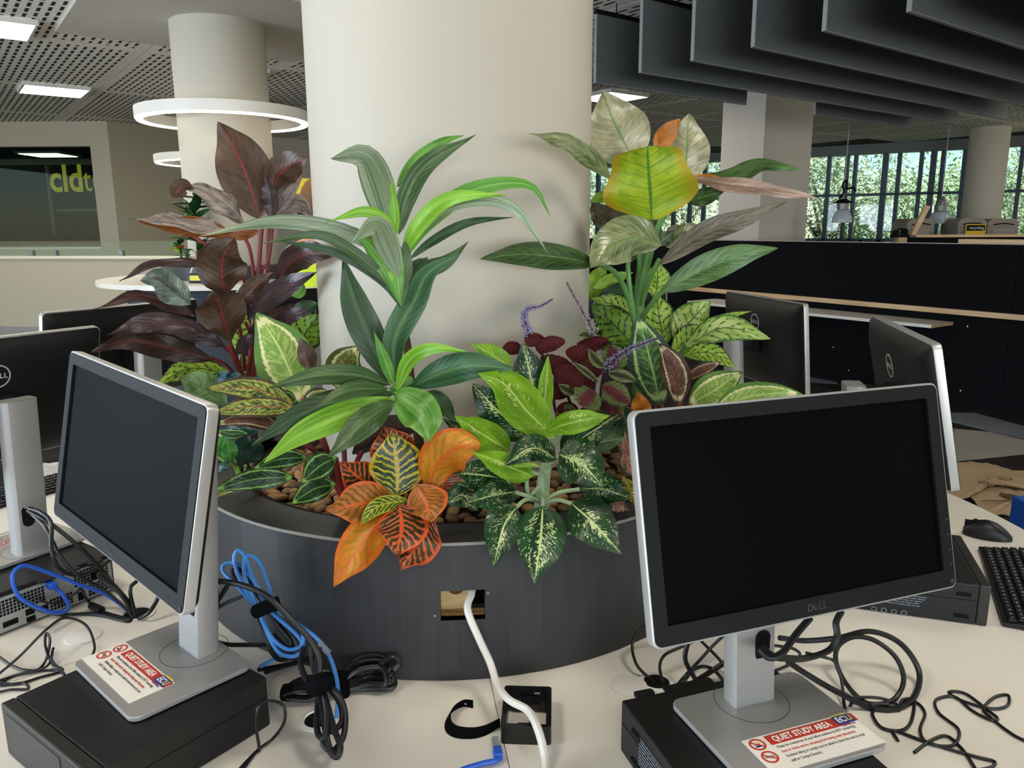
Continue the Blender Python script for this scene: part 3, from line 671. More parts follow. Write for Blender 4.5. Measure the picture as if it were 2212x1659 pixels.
skin_mesh('shirt', [(0, 0, 1.1), (0, 0, 1.38), (.19, 0, 1.40), (.25, .02, 1.13), (.245, -.08, 1.0), (-.19, 0, 1.40), (-.25, .02, 1.13), (-.23, -.10, 1.04)], [(0, 1), (1, 2), (2, 3), (3, 4), (1, 5), (5, 6), (6, 7)], [(.17, .125), (.12, .09), .075, .06, .05, .075, .06, .05], M_shirt, pe)
mb = MB(); mb.ball((0, .0, 1.70), (.104, .118, .13), 14, 9); mb.build('hair', M_hair, pe, True)
mb = MB()
for sx in (-1, 1): mb.ball((sx*.032, -.128, 1.675), (.012, .008, .008), 8, 5)
mb.build('eyes', M_dark, pe, True); mb = MB(); mb.ball((0, -.142, 1.645), (.014, .02, .025), 8, 5); mb.build('nose', M_skin, pe, True)
mb = MB(); mb.ball((0, -.128, 1.61), (.024, .008, .007), 8, 4); mb.build('mouth', plain('lips', '#a85f52', .5, .3), pe, True)
pe.location.z = 0; pe.scale = (1, 1, ph.z/1.70)
# ================================================================ the round white desk and the planter drum
DZ = .73
desk = thing('round_desk', 'large round white desk around the main column', 'desk', (CTR.x, CTR.y, 0))
def sector(mb, r0, r1, z0, z1, a0, a1, seg=20):
    rings = []
    for k in range(seg+1):
        a = R(a0 + (a1-a0)*k/seg); c, s = math.cos(a), math.sin(a)
        rings.append([(r0*c, r0*s, z0), (r1*c, r1*s, z0), (r1*c, r1*s, z1), (r0*c, r0*s, z1)])
    return mb.loft(rings)
for k in range(6): sector(MB(), .40, 1.58, DZ-.033, DZ, -81.3+60*k+.05, -21.3+60*k-.05).build('desktop_panel', M_whitelam, desk)
for k in range(6):
    p = pol(1.25, -51+60*k) - CTR; MB().box((p.x-.03, p.y-.03, 0), (p.x+.03, p.y+.03, DZ-.033)).build('leg', M_galv, desk)
PT = 1.003; PR = .655
pln = thing('round_planter', 'charcoal wood grain planter drum around the main column', 'planter', (CTR.x, CTR.y, DZ))
HA0, HA1, HZ0, HZ1 = -89.2, -81.9, .854-DZ, .9135-DZ
H = PT - DZ
mb = MB()
def wallpatch(a0, a1, z0, z1, seg):
    sector(mb, PR-.018, PR, z0, z1, a0, a1, seg)
wallpatch(HA1, HA0+360, .001, H, 110); wallpatch(HA0, HA1, .001, HZ0, 4); wallpatch(HA0, HA1, HZ1, H, 4)
mb.build('drum', M_lam, pln)
sector(MB(), .56, PR-.001, H, H+.004, 0, 359.99, 128).build('rim', plain('rim_laminate', '#232427', .55, .4, var=.15, scale=20), pln)
sector(MB(), PR-.002, PR+.0012, H-.0005, H+.0045, 0, 359.99, 160).build('edge_band', plain('edge_band', '#8f8c88', .5, .4), pln)
sector(MB(), .545, .56, .12, H, 0, 359.99, 96).build('inner_ring', M_dark, pln)
sl_ = MB(); seg_ = 96
sl_.loft([[(q*math.cos(2*math.pi*k/seg_), q*math.sin(2*math.pi*k/seg_), zz) for k in range(seg_)] for q, zz in ((.342, .15), (.545, .15), (.545, .238), (.342, .288), (.342, .15))], cap=False)
sl_.build('soil', plain('soil', '#2c211a', .95, .1, var=.4, scale=40, bump=.4, bscale=80), pln)
# raw wood lining behind the cut-out
lin = MB(); c0 = pol(PR, (HA0+HA1)/2) - CTR; n_ = c0.normalized(); tn = Vector((-n_.y, n_.x, 0)); Ml = frameM((c0.x, c0.y, 0), tn, -n_)
hw = .0417
lin.box((-hw-.004, .002, HZ0-.004), (hw+.004, .045, HZ0), Ml); lin.box((-hw-.004, .002, HZ1), (hw+.004, .045, HZ1+.004), Ml)
lin.box((-hw-.004, .002, HZ0), (-hw, .03, HZ1), Ml); lin.box((hw, .002, HZ0), (hw+.004, .045, HZ1), Ml)
lin.build('raw_edge', wood_mat('raw_chipboard', '#8d6d45', '#c8a878', 30), pln)
MB().box((-hw-.02, .0455, HZ0-.02), (.012, .06, HZ1+.02), Ml).build('back_board', wood_mat('chipboard', '#b59262', '#dcc08e', 20), pln)
MB().box((.012, .10, HZ0-.02), (hw+.03, .11, HZ1+.02), Ml).build('dark_void', M_dark, pln)
kn = MB(); kn.lathe([(.017, 0), (.017, .002)], 16, Ml @ Matrix.Translation((-.012, .0452, HZ1-.012)) @ Matrix.Rotation(R(90), 4, 'X')); kn.build('drill_hole', plain('drill_brown', '#6a4c28', .8, .1), pln)
for px, py in ((940, 1330), (1055, 1281)):
    d = ray(px, py); o_ = CAM - CTR; a = d.x**2+d.y**2; b = 2*(o_.x*d.x+o_.y*d.y); c_ = o_.x**2+o_.y**2-PR**2; tt = (-b-math.sqrt(b*b-4*a*c_))/(2*a); q = CAM+d*tt-CTR
    sm = MB(); sm.ball((q.x, q.y, q.z-DZ), .0035, 8, 5); sm.build('screw', M_galv, pln, True)
# scratches scribed around the cut-out
scr = MB()
for (a0, a1, z) in ((-91.5, -80.2, HZ1+.018), (-91.0, -81.0, HZ0-.012)):
    sector(scr, PR-.0003, PR+.0004, z, z+.0005, a0, a1, 8)
scr.build('scribe_line', plain('scratch_grey', '#54524f', .7, .2), pln)
# river pebbles
PEB = [plain('pebble_tan', '#8a6a48', .55, .35, var=.25, scale=30), plain('pebble_brown', '#5f4630', .55, .35, var=.25, scale=30), plain('pebble_ochre', '#a07a4c', .55, .35, var=.25, scale=30)]
rp = random.Random(11); pmesh = []
for i in range(6):
    mb = MB(); mb.ball((0, 0, 0), (.017*rp.uniform(.8, 1.3), .013*rp.uniform(.8, 1.3), .009*rp.uniform(.8, 1.2)), 8, 5)
    mb.v = [p*(1+rp.uniform(-.07, .07)) for p in mb.v]; me = mb.mesh('pebble'); me.materials.append(PEB[i % 3]); smooth_me(me, 80); pmesh.append(me)
npb = 0; placed = []
while npb < 285:
    a = rp.uniform(-168, -12); r_ = math.sqrt(rp.uniform(.362**2, .535**2)); p = pol(r_, a)
    if any((p-q).length < .0195 for q in placed):
        if rp.random() > .03: continue
    placed.append(p); o = bpy.data.objects.new('pebble', pmesh[rp.randrange(6)]); COL.objects.link(o)
    o.location = (p.x, p.y, DZ+.245+.05*(.545-r_)/.2+rp.uniform(0, .004)); o.rotation_euler = (rp.uniform(-.3, .3), rp.uniform(-.3, .3), rp.uniform(0, 6.28))
    tag(o, 'brown river pebble covering the soil of the main planter', 'pebble', 'river pebbles in the main planter'); npb += 1
# ================================================================ monitors
M_silver = plain('brushed_silver', '#b9b8b6', .38, .5, .55, var=.04, scale=60)
M_alum = plain('satin_stand', '#a9a8a6', .42, .5, .45, var=.04, scale=40)
M_bezel = plain('black_bezel', '#0e0f10', .55, .22, var=.08, scale=60, bump=.03, bscale=400)
M_shell = plain('black_shell', '#0d0d0f', .5, .35, var=.1, scale=50, bump=.05, bscale=500)
M_screen = plain('matt_screen', '#020203', .5, .05, var=.05)
M_logo = plain('silver_logo', '#c9c6c0', .35, .5, .3); M_logod = plain('dark_logo', '#3a3b3e', .35, .5, .3)
M_red = plain('sign_red', '#b7382c', .5, .3, var=.03); M_stick = plain('sticker_white', '#ece8e0', .45, .3, var=.02)
M_txt = plain('sign_grey_text', '#5c5a58', .6, .2); M_navy = plain('logo_navy', '#2b3f86', .5, .3); M_yel = plain('logo_yellow', '#e6c93a', .5, .3)
PCZ = DZ + .093
def sticker(parent, M, full=True):
    s = MB().box((-.098, -.037, 0), (.098, .037, .0006), M).build('sticker', M_stick, parent)
    T = Matrix.Translation
    MB().box((-.062, .014, .0006), (.082, .034, .001), M).build('red_banner', M_red, s)
    text('banner_lettering', 'QUIET STUDY AREA', .0165, M_stick, M @ T((-.001, .0236, .0011)), s, sx=.70, bold=.0004)
    for ln, y in (('Please be considerate of your fellow students by NOT consuming', .0075), ('food or drinks and by refraining from having noisy discussions.', -.0025), ('Students failing to comply may be asked to leave the area by eLab', -.0125), ('staff or Campus Security.', -.0225)):
        text('notice_lettering', ln, .0075, M_red if ln.startswith('food') else M_txt, M @ T((-.058, y, .0008)), s, sx=.70, align='LEFT')
    for cy in (.022, -.006):
        ring = [(.0125*math.cos(2*math.pi*k/20), .0125*math.sin(2*math.pi*k/20)) for k in range(20)]
        mb = MB(); mb.frame(ring, [(x*.76, y*.76) for x, y in ring], -.001, -.0006, M @ T((-.081, cy, 0)) @ Matrix.Rotation(R(90), 4, 'X').inverted() @ Matrix.Diagonal((1, 1, -1, 1)))
        mb.box((-.0125, -.0012, .0006), (.0125, .0012, .0011), M @ T((-.081, cy, 0)) @ Matrix.Rotation(R(-40), 4, 'Z')); mb.build('prohibition_ring', M_red, s)
    mb = MB(); mb.box((-.086, .0165, .0006), (-.077, .0200, .0009), M); mb.box((-.086, .0215, .0006), (-.077, .0225, .0009), M); mb.build('food_icon', M_navy, s)
    MB().box((-.0795, .0225, .0006), (-.076, .0275, .0009), M).build('drink_icon', M_yel, s)
    text('noise_icon', 'NOISE', .006, M_txt, M @ T((-.081, -.006, .0008)), s)
    MB().box((.062, .0165, .001), (.094, .035, .0013), M).build('logo_block', M_navy, s)
    text('logo_letters', 'EC', .0165, M_stick, M @ T((.0735, .0258, .0014)), s, sx=.85, bold=.0003); text('logo_letter', 'U', .0165, M_yel, M @ T((.088, .0258, .0014)), s, sx=.85, bold=.0003)
    MB().box((.0945, .017, .001), (.0985, .034, .0013), M).build('logo_side', M_red, s); MB().box((.064, .0355, .001), (.09, .0385, .0013), M).build('logo_top', M_yel, s)
    text('logo_caption', 'EDITH COWAN', .0042, M_navy, M @ T((.078, .0135, .0008)), s, sx=.75)
def monitor(label, C_, yaw, tilt, roll=0, sticker_at=True, off=.033, sitz=PCZ, logo=True):
    n = Vector((math.cos(R(yaw)), math.sin(R(yaw)), 0)); B = Vector((C_[0], C_[1], 0)) - n*off
    t = thing('computer_monitor', label, 'monitor', (B.x, B.y, sitz), R(yaw+90), 'black and silver desk monitors')
    hz = C_[2] - sitz
    MP = Matrix.Translation((0, -off, hz)) @ Matrix.Rotation(-R(tilt), 4, 'X') @ Matrix.Rotation(-R(roll), 4, 'Y')
    W, Hh = .513, .306
    o1 = rrect(W, Hh, .012, 5); o2 = rrect(W-.006, Hh-.006, .010, 5)
    MB().frame(o1, rrect(W-.012, Hh-.012, .008, 5), 0, .0165, MP).build('silver_frame', M_silver, t, True, bev=.0012)
    io = [(x, z+.003) for x, z in rrect(W-.046, Hh-.050, .002, 5)]
    MB().frame(o2, io, -.0015, .008, MP).build('bezel', M_bezel, t, True)
    MB().box((-W/2+.022, .003, -Hh/2+.025), (W/2-.022, .008, Hh/2-.019), MP).build('screen', M_screen, t)
    bk = MB(); bk.loft([[(x, .0165, z) for x, z in rrect(W-.004, Hh-.004, .011, 5)], [(x, .024, z) for x, z in rrect(W-.014, Hh-.014, .014, 5)], [(x, .036, z) for x, z in rrect(W-.07, Hh-.06, .025, 5)], [(x, .043, z) for x, z in rrect(W-.17, Hh-.12, .03, 5)]], M=MP)
    bs = bk.build('back_shell', M_shell, t, True)
    v1 = MB(); v1.box((-.20, .030, .1165), (.20, .0345, .1215), MP); v1.box((-.12, .030, -.123), (.12, .0345, -.118), MP); v1.build('vent_slot', M_dark, bs)
    if logo:
        ring = [(.0275*math.cos(2*math.pi*k/32), .0275*math.sin(2*math.pi*k/32)) for k in range(32)]
        MB().frame(ring, [(x*.89, z*.89) for x, z in ring], .040, .0440, MP @ Matrix.Translation((0, .0, .071))).build('logo_ring', M_logo, bs)
        MT = MP @ Matrix.Translation((0, .0437, .071)) @ Matrix.Rotation(R(180), 4, 'Z') @ Matrix.Rotation(R(90), 4, 'X')
        for ch, x in (('D', -.0148), ('L', .0075), ('L', .0165)): text('logo_letter', ch, .0165, M_logo, MT @ Matrix.Translation((x, 0, 0)), bs, bold=.0004)
        text('logo_letter', 'E', .0155, M_logo, MT @ Matrix.Translation((-.0045, 0, 0)) @ Matrix.Rotation(R(38), 4, 'Z'), bs, bold=.0004)
    MF = MP @ Matrix.Translation((0, -.0018, -.139)) @ Matrix.Rotation(R(90), 4, 'X')
    for ch, x in (('D', -.0118), ('L', .0058), ('L', .0130)): text('bezel_letter', ch, .0135, M_logod, MF @ Matrix.Translation((x, 0, 0)), t, bold=.0003)
    text('bezel_letter', 'E', .0125, M_logod, MF @ Matrix.Translation((-.0036, 0, 0)) @ Matrix.Rotation(R(38), 4, 'Z'), t, bold=.0003)
    bt = MB()
    for k in range(4): bt.box((W/2-.012, -.0022, -.118+.022*k), (W/2-.006, -.0012, -.1165+.022*k), MP)
    bt.lathe([(.0035, -.001), (.0035, .001)], 12, MP @ Matrix.Translation((W/2-.010, -.0015, -.142)) @ Matrix.Rotation(R(90), 4, 'X')); bt.build('button', M_logod, t)
    # stand: post leaning back, tilt arm, base plate
    lean = .03; zt = min(hz+.015, hz+.02)
    def sec(z):
        dy = .046 + .022 + lean*z/.37
        return [(x, y+dy, z) for x, y in ((-.035, -.022), (.035, -.022), (.037, -.016), (.037, .008), (.030, .019), (.018, .022), (-.018, .022), (-.030, .019), (-.037, .008), (-.037, -.016))]
    po = MB().loft([sec(.008), sec(zt*.5), sec(zt)]).build('stand_post', M_alum, t, True)
    MB().loft([[(x*.92, y, zt+.0008) for x, y, z in sec(zt)], [(x*.92, y, zt+.0016) for x, y, z in sec(zt)]]).build('post_cap', M_alum, po)
    hz_ = .105; dy = .046 + lean*hz_/.37
    for yy in (dy-.0012, dy+.044): MB().prism(rrect(.026, .05, .012, 5), yy-.0005, yy+.0015, 'y', Matrix.Translation((.012, 0, hz_))).build('cable_hole', M_dark, po)
    arm = MB(); arm.box((-.028, .035, -.028), (.028, .062, .028), MP); arm.box((-.02, .03-off, hz-.02), (.02, .046+.03, hz+.012)); arm.build('tilt_arm', M_shell, t, bev=.003)
    bp = MB().prism(rrect(.245, .205, .018, 5), 0.002, .010).build('stand_base', M_alum, t, bev=.0015)
    MB().prism(rrect(.235, .195, .016, 5), 0, .002).build('base_pad', M_dark, bp)
    rg = [(.058*math.cos(2*math.pi*k/48), .058*math.sin(2*math.pi*k/48)) for k in range(48)]
    mb = MB(); mb.frame(rg, [(x*.985, y*.985) for x, y in rg], -.0103, -.0098, Matrix.Translation((0, .058, 0)) @ Matrix.Rotation(R(-90), 4, 'X') @ Matrix.Diagonal((1, 1, 1, 1))); mb.build('swivel_ring', M_logod, bp)
    if sticker_at: sticker(bp, Matrix.Translation(sticker_at) )
    return t
SK = (0.012, -.052, .0103)
MON_R = monitor('nearest monitor on the right with its dark screen facing us', (.407, 1.008, 1.19), -70.3, 13.8, sticker_at=(.022, -.058, .0103))
MON_L = monitor('tilted monitor on the left with its dark screen turned aside', (-.631, 1.184, 1.195), -131.6, 10.7, -2.8, sticker_at=(-.022, -.050, .0103))
MON_D = monitor('monitor seen from behind at the right edge of the desk', (.921, 1.72, 1.194), -12.4, 12, sticker_at=False)
MON_C = monitor('farther right monitor seen from behind in front of the black partition', (.882, 2.631, 1.182), 11.6, 5.7, sticker_at=False)
MON_B = monitor('farther left monitor back partly covered by burgundy leaves', (-1.232, 2.407, 1.192), 149.2, 11.3, sticker_at=False)
MON_A = monitor('monitor back cut by the left picture edge', (-1.218, 1.747, 1.183), 148.7, 11.8, sticker_at=SK)
MON_E = monitor('monitor top glimpsed behind the column on the left', (-.80, 2.98, 1.20), 118, 11, sticker_at=False)
MON_F = monitor('monitor top glimpsed behind the column on the right', (.36, 3.02, 1.20), 66, 11, sticker_at=False)
# ================================================================ desktop computers
M_pc = plain('black_case', '#121213', .5, .4, var=.15, scale=40, bump=.04, bscale=500); M_pcs = plain('dark_grey_case', '#262624', .45, .4, var=.12, scale=30)
M_steel = plain('zinc_steel', '#a5aaa6', .4, .5, .4, var=.06); M_lbl = plain('label_print', '#767e88', .6, .2)
def grille_mat():
    g = G('front_grille', .5, .4); x, y, z = g.sep(g.coord('Object')); a = ((x + z*.6)*160).fract().ss(.3, .5); b = ((x*-1 + z*.6)*160).fract().ss(.3, .5)
    g.color(g.mix(a*b, '#101010', '#5a5852')); return g.m
M_grille = grille_mat()
def pc(label, c, yaw, rear=False, side_label=True):
    W, D, Hh = .29, .30, .0925
    t = thing('desktop_computer', label, 'computer', (c[0], c[1], DZ), R(yaw+90), 'flat black desktop computers')
    MB().box((-W/2, -D/2+.022, .002), (W/2, D/2-.004, Hh)).build('case', M_pc, t, bev=.003)
    MB().box((-W/2, -D/2, .002), (W/2, -D/2+.0212, Hh)).build('front_panel', M_pcs, t, bev=.003)
    MB().box((-W/2+.02, -D/2-.001, .012), (W/2-.09, -D/2+.001, Hh-.012)).build('front_grille', M_grille, t)
    mb = MB(); mb.box((W/2-.075, -D/2-.001, .055), (W/2-.055, -D/2+.001, .065)); mb.box((W/2-.075, -D/2-.001, .035), (W/2-.055, -D/2+.001, .045)); mb.build('front_port', M_steel, t)
    for s in (-1, 1): MB().box((s*W/2-.0006, -D/2+.024, .055), (s*W/2+.0006, D/2-.008, .0562)).build('side_seam', M_dark, t)
    for y in (-D/2+.05, D/2-.06):
        for z in (.018, .068): MB().box((-W/2-.003, y-.014, z-.004), (-W/2, y+.014, z+.004)).build('foot', M_dark, t, bev=.001)
    if side_label:
        M = Matrix.Translation((-W/2-.0008, .03, .044)) @ Matrix.Rotation(R(-90), 4, 'Z') @ Matrix.Rotation(R(90), 4, 'X')
        rl = random.Random(3); lb = MB()
        for k in range(9):
            x = -.05
            while x < .045:
                w = rl.uniform(.004, .016); lb.box((x, .026-.0055*k, 0), (x+w, .026-.0055*k+.0022, .0004), M); x += w+.002
        for k in range(4): ring = [(.006*math.cos(2*math.pi*q/10), .006*math.sin(2*math.pi*q/10)) for q in range(10)]; lb.frame(ring, [(x*.7, y*.7) for x, y in ring], 0, .0005, M @ Matrix.Translation((-.04+.02*k, -.037, 0)) @ Matrix.Rotation(R(90), 4, 'X'))
        lb.build('printed_label', M_lbl, t)
    # rear steel plate with ports
    rp_ = MB().box((-W/2+.006, D/2-.004, .006), (W/2-.006, D/2, Hh-.01)).build('rear_plate', M_steel, t)
    if rear:
        gr = MB()
        for x0, x1, z0, z1 in ((-.130, -.055, .045, .078), (.012, .115, .042, .078), (-.045, .0, .012, .04), (-.13, -.085, .012, .038)):
            x = x0
            while x < x1:
                z = z0
                while z < z1: gr.box((x, D/2, z), (x+.0052, D/2+.0008, z+.0052)); z += .0072
                x += .0072
        gr.build('vent_holes', M_dark, rp_)
        pp = MB()
        for x, z, w, h in ((.045, .030, .018, .014), (.045, .013, .018, .012), (.015, .026, .014, .012), (.085, .022, .03, .012), (-.065, .020, .016, .02), (-.105, .058, .03, .022)): pp.box((x-w/2, D/2, z-h/2), (x+w/2, D/2+.0012, z+h/2))
        pp.build('port', M_dark, rp_)
        jk = MB(); jk.lathe([(.0045, 0), (.0045, .004)], 12, Matrix.Translation((.132, D/2, .016)) @ Matrix.Rotation(R(-90), 4, 'X')); jk.build('audio_jack', plain('jack_green', '#3fae62', .4, .4), rp_)
    lk = MB(); lk.prism(rrect(.034, .016, .005, 3), Hh-.006, Hh-.001, 'z', Matrix.Translation((-W/2+.045, D/2+.005, 0))); lk.prism(rrect(.09, .016, .003, 3), Hh-.004, Hh-.001, 'z', Matrix.Translation((-W/2+.125, D/2+.004, 0))); lk.build('lock_tab', M_pc, t)
    return t
pc('black computer under the nearest right monitor', (.355, 1.014), -73)
pc('black computer under the tilted left monitor', (-.623, 1.149), -126, side_label=False)
pc('black computer with printed side label beside the keyboard', (.912, 1.684), -18.6)
pc('computer with open rear ports under the leftmost monitor', (-1.148, 1.655), 146.6, rear=True)
pc('computer under the farther right monitor', (.85, 2.62), 11.6)
pc('computer under the farther left monitor', (-1.19, 2.38), 149)
pc('computer behind the column on the left', (-.78, 2.94), 118); pc('computer behind the column on the right', (.345, 2.98), 66)
# ================================================================ leaf materials (patterns follow each leaf's own length and width)
def leaf(name, fn, rough=.38, spec=.45, transl=.12, bump=.15):
    g = G(name, rough, spec); u, v, _ = g.sep(g.coord('UV')); g.U = u*2 - 1; g.V = v; g.A = g.U.abs(); g.r = g.rnd()
    g.w = g.V - g.A*.22                                   # runs along the side veins
    g.n = lambda a, b, det=3: g.noise(g.vec(g.U*a, g.V*b, g.r*37), 1, det)
    g.nv = lambda a, b, det=3: g.noise(g.vec(g.U*a, g.w*b, g.r*37), 1, det)
    c = fn(g); g.color(c)
    ve = (g.w*11).fract(); g.bump(ve.ss(0, .25)*ve.ss(1, .75)*.7 + g.n(30, 3)*.5, bump, .003)
    if transl:
        tr = g.nt.nodes.new('ShaderNodeBsdfTranslucent'); g.nt.links.new(c, tr.inputs[0]) if not isinstance(c, tuple) else None
        mx = g.nt.nodes.new('ShaderNodeMixShader'); mx.inputs[0].default_value = transl; out = g.nt.nodes['Material Output']
        g.nt.links.new(g.b.outputs[0], mx.inputs[1]); g.nt.links.new(tr.outputs[0], mx.inputs[2]); g.nt.links.new(mx.outputs[0], out.inputs[0])
    return g.m
def strap(d, l, mid=None):
    def f(g):
        c = g.mix((g.n(6, .7)*.9 + g.n(34, 1.2)*.14).ss(.28, .80), d, l)
        return g.mix(g.A.ss(.16, .05)*.35, c, mid or l)
    return f
def veined(d, l, vein, mid, n=9, edge=None):
    def f(g):
        c = g.mix((g.n(2.5, 2.5)*.6 + g.nv(3, 22)*.5).ss(.35, .7), d, l)
        vv = (g.w*n).fract(); c = g.mix(vv.ss(.86, .94)*vv.ss(1.0, .96)*g.A.ss(.95, .6)*.7, c, vein)
        if edge: c = g.mix((g.A + g.n(3, 3)*.25).ss(.75, 1.05), c, edge)
        return g.mix(g.A.ss(.048, .022), c, mid)
    return f
def calathea(edge, field, light, ringc, mid, ring=.66):
    def f(g):
        st = g.nv(4, 26, 4); c = g.mix(st.ss(.42, .62), field, light)
        rr = (g.A.max((g.V-.5).abs()*2.0*.80) + (g.nv(2, 34, 2)-.5)*.22)
        c = g.mix(rr.ss(ring-.05, ring+.03), c, edge)
        c = g.mix(rr.ss(ring-.13, ring-.06)*rr.ss(ring+.06, ring+.01), c, ringc)
        return g.mix(g.A.ss(.055, .025), c, mid)
    return f
def croton(d, l, vein, edge, n=10, amt=.9):
    def f(g):
        c = g.mix(g.n(2, 3).ss(.3, .7), d, l); j = (g.w*n + (g.n(4, 5)-.5)*1.1).fract()
        m = j.ss(.50, .66)*j.ss(1.0, .90)*(g.n(5, 9).ss(.30, .45)); c = g.mix(m*amt, c, vein)
        c = g.mix((g.A.ss(.10, .05)).max((g.A + g.n(4, 6)*.3).ss(.93, 1.08)), c, edge); return c
    return f
def fleck(d, l, fl, mid, lo=.59):
    def f(g):
        c = g.mix(g.n(2, 2).ss(.3, .7), d, l); k = (g.nv(7, 46, 2)*.62 + g.n(3, 3.2)*.42 - g.A*.10 - (g.V-.5).abs()*.08)
        c = g.mix(k.ss(lo-.07, lo-.03), c, fl); return g.mix(g.A.ss(.055, .03), c, mid)
    return f
def aglao(lime, pale, dark, mid):
    def f(g):
        c = g.mix(g.n(3, 3).ss(.35, .65), lime, pale); j = (g.w*7 + (g.n(6, 6)-.5)*.9).fract()
        m = j.ss(.62, .72)*j.ss(1.0, .9)*g.n(9, 14).ss(.42, .52); e = (g.A + (g.nv(6, 24)-.5)*.75).ss(.80, .90)
        c = g.mix(m.max(e), c, dark); return g.mix(g.A.ss(.05, .025), c, mid)
    return f
def centred(inner, outer, vein):
    def f(g):
        q = (g.A*.9 + (g.n(5, 5)-.5)*.5); c = g.mix(q.ss(.15, .62), inner, outer); j = (g.w*7).fract()
        net = g.voro(g.vec(g.U*5, g.V*9, g.r*9), 1.6, 'Distance', 'DISTANCE_TO_EDGE')
        return g.mix((j.ss(.86, .93)*j.ss(1, .97)).max(net.ss(.07, .02)*.8), c, vein)
    return f
